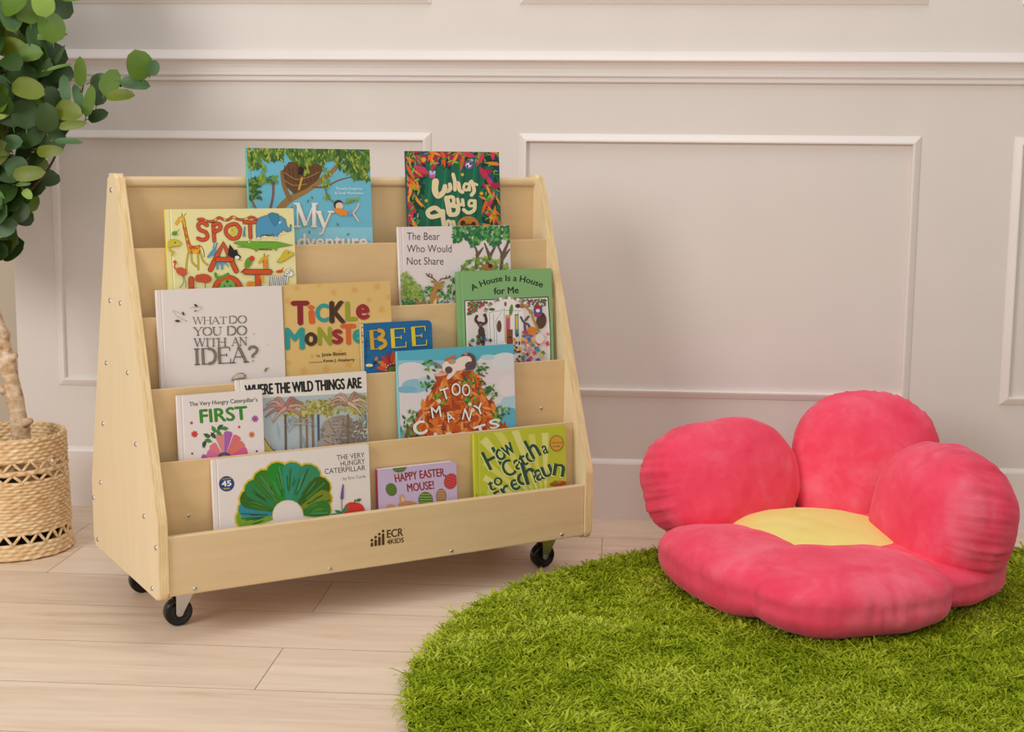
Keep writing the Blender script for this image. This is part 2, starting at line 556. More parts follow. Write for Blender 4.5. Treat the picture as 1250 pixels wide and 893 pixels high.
# serif capitals as pen strokes: (width, [(thick?, [points])...])
SER = {
 'W': (1.30, [(1, [(.08, 1), (.38, 0)]), (0, [(.38, 0), (.66, 1)]), (1, [(.62, 1), (.92, 0)]), (0, [(.92, 0), (1.22, 1)])], [(.08, 1), (.62, 1), (1.22, 1)]),
 'H': (1.0, [(1, [(.14, 0), (.14, 1)]), (1, [(.86, 0), (.86, 1)]), (0, [(.14, .52), (.86, .52)])], [(.14, 0), (.14, 1), (.86, 0), (.86, 1)]),
 'A': (1.0, [(0, [(.08, 0), (.48, 1)]), (1, [(.48, 1), (.9, 0)]), (0, [(.25, .36), (.72, .36)])], [(.08, 0), (.9, 0)]),
 'T': (0.9, [(1, [(.45, 0), (.45, 1)]), (0, [(.04, .97), (.86, .97)]), (0, [(.05, 1), (.04, .8)]), (0, [(.85, 1), (.86, .8)])], [(.45, 0)]),
 'D': (1.0, [(1, [(.14, 0), (.14, 1)]), (0, [(.05, .98), (.45, .98)]), (0, [(.05, .02), (.45, .02)]), (1, [(.45, .98), (.78, .85), (.9, .5), (.78, .15), (.45, .02)])], []),
 'O': (1.05, [(1, [(.4, .97), (.15, .8), (.08, .5), (.15, .2), (.4, .03)]), (1, [(.64, .97), (.88, .8), (.96, .5), (.88, .2), (.64, .03)]), (0, [(.4, .97), (.52, 1), (.64, .97)]), (0, [(.4, .03), (.52, 0), (.64, .03)])], []),
 'Y': (0.95, [(1, [(.08, 1), (.47, .48)]), (0, [(.86, 1), (.47, .48)]), (1, [(.47, .48), (.47, 0)])], [(.08, 1), (.86, 1), (.47, 0)]),
 'U': (1.0, [(1, [(.15, 1), (.15, .35), (.28, .08), (.5, .02)]), (0, [(.5, .02), (.75, .1), (.85, .35), (.85, 1)])], [(.15, 1), (.85, 1)]),
 'I': (0.45, [(1, [(.22, 0), (.22, 1)])], [(.22, 0), (.22, 1)]),
 'N': (1.05, [(0, [(.14, 0), (.14, 1)]), (1, [(.14, 1), (.9, 0)]), (0, [(.9, 0), (.9, 1)])], [(.14, 0), (.14, 1), (.9, 1)]),
 'E': (0.85, [(1, [(.14, 0), (.14, 1)]), (0, [(.05, .98), (.78, .98)]), (0, [(.14, .52), (.6, .52)]), (0, [(.05, .02), (.8, .02)]), (0, [(.77, 1), (.78, .75)]), (0, [(.79, 0), (.82, .28)]), (0, [(.58, .42), (.58, .62)])], []),
 'B': (0.9, [(1, [(.14, 0), (.14, 1)]), (0, [(.05, .98), (.5, .98)]), (1, [(.5, .98), (.74, .9), (.76, .7), (.5, .53)]), (0, [(.14, .53), (.5, .53)]), (1, [(.5, .53), (.8, .42), (.85, .2), (.5, .02)]), (0, [(.05, .02), (.5, .02)])], []),
 'M': (1.25, [(0, [(.14, 0), (.14, 1)]), (1, [(.14, 1), (.6, .05)]), (0, [(.6, .05), (1.08, 1)]), (1, [(1.08, 1), (1.08, 0)])], [(.14, 0), (1.08, 0), (.1, 1), (1.12, 1)]),
 'y': (0.85, [(1, [(.08, .66), (.42, 0)]), (0, [(.8, .66), (.42, 0), (.3, -.25), (.12, -.3)])], [(.08, .66), (.8, .66)]),
 '?': (0.7, [(1, [(.08, .8), (.2, .97), (.45, .98), (.6, .8), (.5, .6), (.32, .45), (.3, .28)]), (1, [(.29, .09), (.33, .05)])], []),
 ' ': (0.45, [], []),
}

class Art:
    """Flat print lying on a cover: polygons stacked in hair-thin layers, drawn in the units of a sketch whose
    four corners (top left, top right, bottom right, bottom left) fall on the cover's corners."""
    def __init__(self, quad, w, h, origin=(0, 0), scale=1.0):
        self.w, self.h = w, h
        self.H = homography(quad, [(-w / 2, h), (w / 2, h), (w / 2, 0), (-w / 2, 0)])
        self.o = origin; self.s = scale
        self.vs, self.fs, self.ms = [], [], []
        self.y = -2e-5
        self.u0 = -w / 2 + 0.0004
        self.u1 = w / 2 - 0.0004
    def frame(self, origin, scale):
        self.o = origin; self.s = scale
    def map(self, x, y):
        x = self.o[0] + x / self.s; y = self.o[1] + y / self.s
        H = self.H
        d = H[6] * x + H[7] * y + 1
        u = (H[0] * x + H[1] * y + H[2]) / d; v = (H[3] * x + H[4] * y + H[5]) / d
        return min(max(u, self.u0), self.u1), min(max(v, 0.0004), self.h - 0.0004)
    def layer(self):
        self.y -= 1.2e-5
    def raw(self, pts, faces, col):
        b = len(self.vs)
        for x, y in pts:
            u, v = self.map(x, y)
            self.vs.append((u, self.y, v))
        for f in faces:
            self.fs.append(tuple(b + i for i in f)); self.ms.append(col)
        self.y -= 1.5e-6
    def poly(self, pts, col):
        self.layer(); self.raw(pts, [tuple(range(len(pts)))], col)
    def rect(self, x0, y0, x1, y1, col):
        n = 8
        top = [(x0 + (x1 - x0) * i / n, y0) for i in range(n + 1)]
        bot = [(x0 + (x1 - x0) * i / n, y1) for i in range(n, -1, -1)]
        self.poly(top + bot, col)
    def ell(self, cx, cy, rx, ry, col, rot=0, n=22):
        c, s = math.cos(math.radians(rot)), math.sin(math.radians(rot))
        pts = []
        for k in range(n):
            a = 2 * PI * k / n
            x, y = rx * math.cos(a), ry * math.sin(a)
            pts.append((cx + x * c - y * s, cy + x * s + y * c))
        self.layer(); self.raw(pts, [tuple(range(n))], col)
    def leaf(self, x, y, L, W, ang, col):
        c, s = math.cos(ang), math.sin(ang)
        pts = []
        for t, k in ((-.5, 0), (-.2, .45), (.1, .5), (.5, 0), (.1, -.5), (-.2, -.45)):
            a, b = t * L, k * W
            pts.append((x + a * c - b * s, y + a * s + b * c))
        self.raw(pts, [tuple(range(6))], col)
    def line(self, pts, w, col, smooth=True, w1=None, capn=6):
        P = [Vector((p[0], p[1], 0)) for p in pts]
        if smooth and len(P) > 2: P = smooth_path(P, 5)
        n = len(P)
        L, R = [], []
        for i, p in enumerate(P):
            d = (P[min(i + 1, n - 1)] - P[max(i - 1, 0)])
            if d.length < 1e-9: d = Vector((1, 0, 0))
            d.normalize()
            ww = (w if w1 is None else w + (w1 - w) * i / max(1, n - 1)) / 2
            L.append((p.x - d.y * ww, p.y + d.x * ww)); R.append((p.x + d.y * ww, p.y - d.x * ww))
        self.layer()
        pts2 = L + R
        fs = [(i, i + 1, n + i + 1, n + i) for i in range(n - 1)]
        self.raw(pts2, fs, col)
        if capn:
            for p, ww in ((P[0], w), (P[-1], w1 if w1 is not None else w)):
                self.raw([(p.x + ww / 2 * math.cos(2 * PI * k / 12), p.y + ww / 2 * math.sin(2 * PI * k / 12)) for k in range(12)], [tuple(range(12))], col)
    def text(self, s, a, b, h, col, bold=0.0, sag=0.0):
        """s set between baseline points a and b with capital height h; sag bows the baseline upward"""
        vs, fs, x0, x1 = font_mesh(s, min(bold, 0.0))
        ax, ay = a; bx, by = b
        L = math.hypot(bx - ax, by - ay)
        dx, dy = (bx - ax) / L, (by - ay) / L
        e = max(bold, 0.0) * h * 1.1
        self.layer()
        for ox, oy in ((0, 0),) if e == 0 else ((-e, 0), (e, 0), (0, -e * .7), (0, e * .7), (0, 0)):
            pts = []
            for x, y in vs:
                t = (x - x0) / (x1 - x0)
                q = y / 0.70 * h
                lift = sag * 4 * t * (1 - t)
                sl = sag * 4 * (1 - 2 * t) / L
                nx, ny = dy - sl * dx, -dx - sl * dy
                nn = math.hypot(nx, ny)
                pts.append((ax + dx * L * t + dy * lift + nx / nn * q + ox, ay + dy * L * t - dx * lift + ny / nn * q + oy))
            self.raw(pts, fs, col)
    def serif(self, s, a, b, h, col, thick=0.15, thin=0.05, hollow=None):
        W = sum(SER[c][0] for c in s)
        ax, ay = a; bx, by = b
        ux, uy = (bx - ax) / W, (by - ay) / W
        L = math.hypot(bx - ax, by - ay); nx, ny = (by - ay) / L, -(bx - ax) / L
        x = 0.0
        for c in s:
            wd, st, sf = SER[c]
            f = lambda p: (ax + ux * (x + p[0]) + nx * h * p[1], ay + uy * (x + p[0]) + ny * h * p[1])
            for k, pts in st:
                self.line([f(p) for p in pts], h * (thick if k else thin), col, smooth=len(pts) > 2, capn=0)
                if hollow and k:
                    self.line([f(p) for p in pts], h * thick * 0.45, hollow, smooth=len(pts) > 2, capn=0)
            for p in sf:
                e = 0.02 if p[1] < 0.3 else -0.02
                self.line([f((p[0] - .17, p[1] + e)), f((p[0] + .17, p[1] + e))], h * thin * 1.2, col, capn=0)
            x += wd
    def scatter(self, n, reg, L, W, cols, seed=1, ang=None, jit=0.7):
        """n little leaves inside reg = function(x, y) over a bounding box (x0, y0, x1, y1)"""
        (x0, y0, x1, y1), ok = reg
        r = random.Random(seed)
        self.layer()
        k = 0; tries = 0
        while k < n and tries < n * 30:
            tries += 1
            x, y = r.uniform(x0, x1), r.uniform(y0, y1)
            if ok and not ok(x, y): continue
            an = r.uniform(0, 2 * PI) if ang is None else ang + r.uniform(-jit, jit)
            q = r.uniform(0.7, 1.3)
            self.leaf(x, y, L * q, W * q, an, r.choice(cols)); k += 1
    def fill(self, bm_vs_off, vs, fs, ms, names):
        for v in self.vs: vs.append(v)
        for f, c in zip(self.fs, self.ms):
            if c not in names: names.append(c)
            fs.append(tuple(bm_vs_off + i for i in f)); ms.append(names.index(c))
    def mesh_object(self, name, parent):
        names, fs, ms, vs = [], [], [], []
        self.fill(0, vs, fs, ms, names)
        return from_py(name, vs, fs, [ink(c) for c in names], parent, idx=ms)

# ------------------------------------------------------------------ books
def make_book(u0, u1, h, vbot, tilt, thick, z0, label, base, spine, quad, draw, kind='hard', pages='pages', paperback=False):
    w_ = u1 - u0
    t = math.radians(tilt)
    root = empty('picture_book', case_pt((u0 + u1) / 2, vbot, z0 + thick * math.sin(t) * 0.5), (-t, 0, TH), label=label, cat='book', group='picture books on the display stand')
    a = w_ / 2
    names = [base, spine]
    vs, fs, ms = [], [], []
    bm = bmesh.new()
    if kind == 'board':
        # thick card leaves with rounded fore-edge corners
        def outline(r): return round_poly([(-a, 0), (a, 0), (a, h), (-a, h)], [0.0005, r, r, 0.0005])
        bm_prism(bm, outline(0.010), lambda p, q, d: (p, d, q), 0.0, 0.0012)
        bm_prism(bm, outline(0.010), lambda p, q, d: (p, d, q), thick - 0.0012, thick)
        bm_box(bm, -a, -a + 0.0012, 0.0013, thick - 0.0013, 0.0005, h - 0.0005, mi=1)
        bp = bmesh.new()
        bm_prism(bp, round_poly([(-a + 0.0014, 0.0006), (a - 0.0006, 0.0006), (a - 0.0006, h - 0.0006), (-a + 0.0014, h - 0.0006)], [0, 0.0095, 0.0095, 0]), lambda p, q, d: (p, d, q), 0.0013, thick - 0.0013)
    else:
        bt = 0.0008 if paperback else 0.0022
        gv = 0.0 if paperback else 0.0011
        g0 = -a + 0.0065
        # front board with its hinge groove, back board, slightly rounded spine
        fp = [(-a, 0.0), (g0, 0.0), (g0 + 0.0018, gv), (g0 + 0.0036, 0.0), (a, 0.0), (a, bt), (-a, bt)] if gv else [(-a, 0), (a, 0), (a, bt), (-a, bt)]
        bm_prism(bm, fp, lambda p, q, d: (p, q, d), 0.0, h)
        bm_prism(bm, [(-a, thick - bt), (a, thick - bt), (a, thick), (-a, thick)], lambda p, q, d: (p, q, d), 0.0, h)
        sp = [(-a + 0.0016, bt), (-a - 0.0001, bt), (-a - 0.0008, bt + 0.15 * (thick - 2 * bt)), (-a - 0.0011, thick / 2), (-a - 0.0008, thick - bt - 0.15 * (thick - 2 * bt)), (-a - 0.0001, thick - bt), (-a + 0.0016, thick - bt)]
        bm_prism(bm, sp, lambda p, q, d: (p, q, d), 0.0, h, mi_side=1, mi_cap=1)
        ins = 0.0005 if paperback else (0.0006 if pages == 'pages_green' else 0.003)
        bp = bmesh.new()
        bm_box(bp, -a + 0.0018, a - ins, bt + 0.0001, thick - bt - 0.0001, ins, h - ins)
    bm.verts.ensure_lookup_table(); bm.verts.index_update()
    vs += [tuple(v.co) for v in bm.verts]
    for f in bm.faces:
        fs.append(tuple(v.index for v in f.verts)); ms.append(f.material_index)
    bm.free()
    art = Art(quad, w_, h)
    if kind != 'board' and not paperback:
        pass
    draw(art)
    art.fill(len(vs), vs, fs, ms, names)
    from_py('cover', vs, fs, [ink(c) for c in names], root, idx=ms)
    pb = from_bm('page_block', bp, M[pages], root)
    return root

def Q(l): return [(l[i], l[i + 1]) for i in range(0, 8, 2)]

GR = ['2f5a1c', '4a7a26', '6f9a2e', '8fae3a', '3b6a20']

def draw_tree_house(a):
    a.frame((280, 160), 5.953)
    a.rect(100, 700, 1060, 1100, '8fd0e2')
    # palm trunk and big branches
    a.line([(320, 380), (318, 470), (300, 560), (285, 640)], 20, '7b5f58')
    a.line([(140, 480), (170, 520), (195, 570)], 18, '8b6f4a')
    a.line([(330, 620), (420, 510), (560, 430), (680, 350), (770, 270), (800, 200)], 60, '9a7a45', w1=26)
    a.line([(440, 500), (400, 400), (385, 300)], 34, '8d6d3c')
    a.line([(610, 408), (700, 405), (790, 360), (880, 335)], 16, '7d5b40', w1=8)
    # tree house
    a.poly([(385, 290), (430, 225), (600, 215), (690, 260), (640, 360), (560, 420), (470, 460), (410, 400)], '6b4724')
    for i in range(9):
        x = 400 + i * 30
        a.line([(x, 250 + (i % 3) * 8), (x + 12, 400 - abs(i - 4) * 14)], 5, '4a2f17', smooth=False)
    a.poly([(500, 262), (540, 262), (540, 318), (500, 318)], '2c1b12')
    a.line([(400, 300), (480, 350), (560, 340), (650, 300)], 5, 'b58a4c')
    a.line([(400, 360), (470, 395), (560, 385)], 5, 'b58a4c')
    a.line([(528, 340), (518, 375), (505, 425)], 14, 'd9a52c')
    # canopy of leaves
    def can(x, y):
        top = 260 + 60 * math.sin(x / 70.0) - (70 if 380 < x < 660 else 0) + (60 if x > 760 else 0) - (30 if x < 200 else 0)
        return y < top
    a.scatter(420, ((120, 122, 1020, 360), can), 60, 22, ['2f5a26', '456f22', '5b8428', '6f8f2c', '3d6a2a'], 3, ang=PI / 2 - 0.3)
    a.scatter(150, ((120, 122, 1020, 340), can), 36, 12, ['9fae3e', '86a235', 'b3b84a', '55802c'], 4, ang=PI / 2)
    a.scatter(60, ((125, 340, 225, 490), None), 40, 16, ['456f22', '7a9a30', '2f5a26'], 5)
    a.scatter(26, ((205, 320, 345, 380), None), 40, 14, ['456f22', '6f9a2e'], 6)
    for x, y0, y1 in ((560, 200, 320), (690, 250, 500), (240, 250, 380)):
        a.scatter(26, ((x - 18, y0, x + 18 + (30 if x == 690 else 0), y1), None), 36, 13, ['9fae3e', '6f9a2e', '86a235'], int(x), ang=PI / 2)
    a.line([(690, 400), (715, 480), (760, 520)], 8, '6a7a2c')
    a.line([(840, 525), (890, 515), (935, 490)], 6, '6a7a2c')
    a.scatter(14, ((840, 490, 940, 530), None), 26, 10, ['86a235', '9fae3e'], 9)
    # small swinging child: head, shirt, shorts, legs
    a.ell(790, 535, 34, 34, '3a2a22'); a.ell(797, 545, 28, 26, 'f0cdb0')
    a.poly([(755, 565), (800, 560), (860, 585), (850, 615), (810, 615), (765, 590)], 'ec8f25')
    a.poly([(855, 582), (905, 575), (905, 600), (868, 620)], '7f9fd0')
    a.line([(900, 590), (925, 560), (937, 530)], 11, 'f0cdb0'); a.line([(898, 600), (915, 625), (935, 655)], 11, 'f0cdb0')
    a.text('Timothy Knapman', (770, 428), (963, 428), 20, 'f4f4ee'); a.text('& Sarah Warburton', (765, 460), (970, 460), 20, 'f4f4ee')
    for x, y, an in ((570, 510, 2.3), (600, 485, 1.2), (785, 680, 1.2), (860, 750, 2.6), (580, 735, 1.4), (455, 560, 1.0)):
        a.leaf(x, y, 30, 9, an, '5b6f2a')
    a.serif('My', (478, 700), (745, 700), 172, 'e8b695', 0.17, 0.06)
    a.serif('My', (474, 696), (741, 696), 172, 'fbeee6', 0.15, 0.05)
    a.text('Adventure', (395, 855), (1003, 855), 105, 'e8b695', bold=0.03); a.text('Adventure', (390, 850), (998, 850), 105, 'fbeee6', bold=0.015)

def draw_bug(a):
    a.frame((470, 170), 5.435)
    for i in range(16):
        x = 180 + i * 32
        a.line([(x, 120), (x - 10, 300), (x - 30, 570), (x - 30, 900)], 16, ['0d6b4c', '12805a', '0a5a44'][i % 3])
    def edge(x, y): return x < 245 or x > 655 or y < 165
    a.scatter(150, ((136, 75, 755, 700), edge), 80, 26, ['0f2f2a', '123f2c', '1c4f86', '0d3a2a', '16325a'], 2)
    a.scatter(42, ((136, 75, 755, 700), edge), 95, 34, ['c92a50', 'b01f4a', 'd83a5a'], 12, ang=PI / 3, jit=1.2)
    a.scatter(46, ((136, 75, 755, 700), edge), 115, 19, ['ef8a1f', 'f0a02c', 'e8641f'], 22, ang=PI / 3, jit=1.0)
    a.scatter(110, ((136, 75, 755, 700), edge), 42, 11, ['6fa52c', '8abf3a', '3f8a35'], 32)
    for x, y, r_ in ((255, 135, 16), (512, 235, 11), (638, 360, 12), (272, 408, 11), (700, 520, 12)): a.ell(x, y, r_, r_, 'e8b02c')
    a.ell(555, 172, 27, 27, '7a5fb0'); a.ell(553, 172, 19, 15, 'e6dcf2'); a.ell(546, 178, 6, 8, '2b2140'); a.ell(565, 165, 6, 8, '2b2140'); a.ell(576, 140, 9, 9, 'a9b6e6')
    a.ell(312, 240, 22, 20, 'd2609a'); a.ell(302, 222, 10, 16, 'b9c4ee', -20); a.ell(324, 222, 10, 14, 'b9c4ee', 20)
    c = 'f0dfb2'
    a.line([(333, 282), (330, 340), (350, 376), (385, 352), (396, 312)], 46, c, w1=30)
    a.line([(396, 318), (410, 345), (432, 328), (428, 300)], 26, c)
    a.line([(450, 234), (462, 285), (462, 335)], 24, c); a.line([(462, 300), (484, 292), (492, 335), (512, 350)], 26, c)
    a.line([(556, 300), (530, 296), (520, 325), (540, 338), (556, 318)], 18, c); a.line([(556, 296), (560, 338)], 18, c)
    a.line([(572, 280), (590, 340), (572, 370)], 24, c); a.line([(562, 284), (608, 302)], 18, c)
    a.line([(408, 392), (425, 490)], 36, c); a.line([(408, 388), (448, 385), (452, 425), (420, 437)], 24, c); a.line([(425, 437), (480, 450), (472, 495), (430, 500)], 30, c)
    a.line([(480, 398), (490, 432), (514, 428), (512, 402)], 22, c); a.line([(512, 402), (520, 440)], 18, c)
    a.line([(592, 410), (560, 408), (556, 440), (585, 440), (594, 415)], 18, c); a.line([(594, 410), (590, 468), (550, 488), (520, 468)], 24, c)
    a.line([(375, 490), (330, 455), (282, 480), (300, 515), (360, 505)], 30, c); a.line([(382, 478), (384, 530), (396, 600)], 30, c)
    a.line([(405, 600), (412, 545), (432, 552), (436, 600)], 20, c); a.line([(436, 560), (452, 545), (462, 600)], 20, c)
    a.ell(550, 580, 76, 70, 'c9812e'); a.ell(515, 558, 17, 20, '3c2213'); a.ell(585, 565, 15, 18, '3c2213'); a.ell(550, 575, 40, 16, '7a4a1e')

def draw_spot(a):
    a.frame((180, 235), 6.25)
    K = '2a241c'
    def blob(pts, col, ow=5):
        a.line(pts + [pts[0]], ow, K, smooth=False, capn=0); a.poly(pts, col)
    # giraffe
    a.poly([(258, 190), (282, 190), (330, 405), (400, 400), (412, 470), (318, 470), (300, 400)], 'e8b52c')
    a.line([(258, 190), (300, 400), (318, 468)], 4, K); a.line([(282, 190), (330, 402), (402, 400)], 4, K)
    a.poly([(205, 240), (235, 190), (268, 172), (285, 185), (282, 215), (255, 225), (225, 255)], 'e0b128'); a.ell(254, 208, 7, 7, 'ffffff'); a.ell(255, 209, 3, 3, K)
    a.line([(266, 178), (262, 158)], 5, K); a.line([(280, 180), (294, 160)], 8, 'c99a28')
    for p in ([(312, 465), (300, 530), (297, 590)], [(335, 470), (342, 530), (375, 565)], [(385, 465), (388, 530), (388, 588)], [(405, 465), (425, 520), (458, 552)]):
        a.line(p, 15, K); a.line(p, 10, 'd8c03a')
    a.line([(410, 410), (430, 450), (432, 492)], 5, K)
    r = random.Random(4)
    for i in range(46):
        t = r.random()
        if i < 24: x, y = 272 + 50 * t + r.uniform(-9, 9), 240 + 170 * t
        else: x, y = r.uniform(315, 402), r.uniform(410, 462)
        a.ell(x, y, 7, 6, 'd2561f', n=7)
    # snake along the top
    sn = [(385, 205), (420, 212), (470, 222), (510, 215), (545, 192), (580, 208), (615, 208), (650, 188), (690, 205), (740, 208), (790, 188), (830, 205)]
    a.line(sn, 21, K); a.line(sn, 15, 'd2502a')
    for i in range(1, 11, 2): a.line([sn[i], ((sn[i][0] + sn[i + 1][0]) / 2, (sn[i][1] + sn[i + 1][1]) / 2)], 15, 'e0c53a', capn=0)
    a.ell(412, 206, 30, 15, 'd2502a', 5)
    # SPOT
    R_ = 'd9502a'
    for pts in ([(452, 250), (415, 228), (385, 248), (400, 285), (445, 305), (455, 345), (420, 362), (385, 350)], [(500, 245), (508, 368)], [(500, 245), (545, 240), (555, 275), (510, 300)], [(650, 240), (605, 262), (598, 310), (640, 352), (690, 340), (705, 285), (680, 246), (650, 240)], [(780, 230), (785, 342)], [(738, 228), (835, 226)]):
        a.line(pts, 30, K); a.line(pts, 23, R_)
    a.ell(652, 300, 22, 40, 'e0c53a'); a.ell(652, 272, 26, 10, 'e0c53a'); a.ell(645, 290, 4, 4, K)
    a.line([(740, 265), (738, 300), (742, 335)], 12, '5a8fb8'); a.line([(735, 300), (728, 335)], 6, '3f6f98')
    # elephant
    E = '4f9ac0'
    body = [(832, 225), (850, 195), (900, 178), (950, 172), (1010, 180), (1048, 205), (1060, 260), (1085, 280), (1088, 245), (1095, 245), (1092, 292), (1060, 300), (1030, 280), (1018, 305), (990, 320), (985, 345), (962, 345), (960, 318), (900, 322), (862, 330), (858, 352), (832, 350), (828, 280)]
    blob(body, E, 6)
    ear = [(922, 165), (950, 155), (995, 165), (1000, 215), (972, 262), (940, 220)]
    a.line(ear + [ear[0]], 6, '1f4a63', smooth=False); a.poly(ear, '3f88ae'); a.ell(1010, 230, 9, 9, 'f6f2e8'); a.ell(1013, 232, 4, 4, K)
    for x, y in ((846, 350), (898, 338), (975, 346), (1020, 316)): a.ell(x, y, 14, 8, 'f2e3d6')
    a.line([(870, 325), (930, 330), (955, 325)], 6, '2c3f4a')
    # crocodile
    cr = [(655, 385), (690, 375), (760, 375), (780, 366), (800, 375), (990, 378), (1110, 402), (990, 418), (980, 445), (960, 425), (840, 430), (830, 452), (812, 432), (760, 418), (680, 415), (745, 402), (690, 398)]
    blob(cr, '6fae2c'); a.line([(850, 436), (950, 438)], 5, K); a.line([(860, 376), (970, 377)], 5, '2f5a1c'); a.ell(775, 376, 8, 8, 'e9f0cf'); a.ell(777, 376, 3, 3, K)
    # big A with donkey and bird
    a.poly([(452, 490), (490, 440), (520, 420), (530, 470), (490, 480), (462, 502)], '5a9cc0'); a.line([(500, 430), (508, 385)], 9, '5a9cc0'); a.line([(518, 425), (530, 385)], 9, '3f88ae')
    for x in (532, 568): a.line([(x, 530), (x, 582)], 16, '5a9cc0')
    a.line([(520, 540), (590, 540), (618, 570)], 22, '5a9cc0', w1=4)
    for pts in ([(478, 588), (530, 480), (576, 390), (620, 480), (675, 598)], [(530, 512), (640, 512)]):
        a.line(pts, 40, K, smooth=False); a.line(pts, 32, 'd2521f', smooth=False)
    a.poly([(625, 395), (660, 440), (680, 435), (690, 470), (712, 490), (700, 515), (650, 500), (608, 480)], '1c1c20'); a.ell(682, 497, 18, 14, 'f0eee8'); a.line([(700, 512), (716, 520)], 6, 'e8b02c')
    # parrot, small giraffe, fish, bird, zebra
    a.ell(768, 535, 26, 46, '6a9a2c', 25); a.ell(795, 505, 20, 22, 'd2402a'); a.line([(745, 580), (712, 610)], 10, 'd2402a')
    gi = [(880, 495), (910, 490), (918, 580), (885, 582)]
    blob(gi, 'e8a52c', 4); a.poly([(838, 535), (865, 500), (905, 480), (915, 500), (880, 515), (850, 545)], 'e0b128'); a.line([(890, 490), (888, 466)], 5, K); a.line([(905, 488), (925, 478)], 7, 'c99a28')
    for i in range(8): a.ell(888 + (i % 2) * 18, 515 + i * 8, 6, 5, 'd2561f', n=7)
    blob([(985, 530), (1020, 490), (1040, 450), (1060, 440), (1090, 455), (1118, 465), (1110, 480), (1085, 490), (1050, 515), (1010, 535)], 'd8c02c', 4); a.ell(1072, 462, 5, 5, K)
    a.ell(1005, 602, 28, 12, 'd2502a', -8); a.line([(1020, 590), (1035, 575)], 6, 'd2502a')
    blob([(925, 640), (1030, 640), (1060, 590), (1088, 575), (1112, 625), (1095, 640), (1070, 640), (1062, 700), (925, 720)], 'f4f0ea', 4)
    for i in range(9): a.line([(935 + i * 15, 645 - (i > 6) * 10), (930 + i * 15, 720)], 6, K, smooth=False)
    for i in range(4): a.line([(1040 + i * 14, 630 - i * 14), (1062 + i * 10, 640 - i * 12)], 5, K)
    # frog, big cat head, flamingo, ostrich
    a.ell(205, 312, 22, 16, '5f9a2c'); a.line([(180, 325), (240, 285)], 5, '5f9a2c')
    blob([(150, 385), (175, 360), (215, 362), (260, 385), (240, 408), (190, 412), (155, 425)], 'd8c02c', 4); a.ell(208, 382, 6, 6, K); a.line([(165, 440), (195, 455), (185, 480)], 14, 'c9b128')
    a.ell(258, 603, 45, 30, 'd2583a', 22); a.line([(225, 590), (202, 570), (215, 535), (208, 522)], 11, 'd2583a'); a.ell(205, 530, 14, 12, 'd2583a')
    a.line([(262, 630), (275, 680), (245, 725)], 4, K); a.line([(275, 632), (290, 690), (290, 725)], 4, K)
    a.ell(430, 655, 58, 34, 'c8502a', 8); a.ell(385, 655, 26, 30, 'c8502a'); a.line([(440, 690), (438, 730)], 4, K)
    # LOT
    for pts in ([(330, 660), (336, 800), (420, 805)], [(605, 650), (540, 680), (512, 740), (540, 830), (610, 850), (690, 800), (700, 720), (660, 665), (605, 650)], [(840, 605), (838, 820)], [(745, 606), (930, 606)]):
        a.line(pts, 44, K, smooth=len(pts) > 4); a.line(pts, 36, 'd2521f', smooth=len(pts) > 4)
    a.ell(608, 730, 62, 66, '7fb04a'); a.ell(585, 712, 8, 8, '3f6f98'); a.ell(630, 712, 8, 8, '3f6f98'); a.ell(606, 678, 12, 12, '3f6f2c')
    a.line([(515, 620), (530, 650), (580, 640), (612, 622)], 22, '5f9a2c')
    a.line([(865, 640), (875, 680)], 20, 'e8a52c'); a.ell(785, 700, 34, 26, 'e8a52c')
    for i in range(7): a.ell(765 + (i % 4) * 14, 690 + (i // 4) * 16, 5, 5, 'd2561f', n=7)

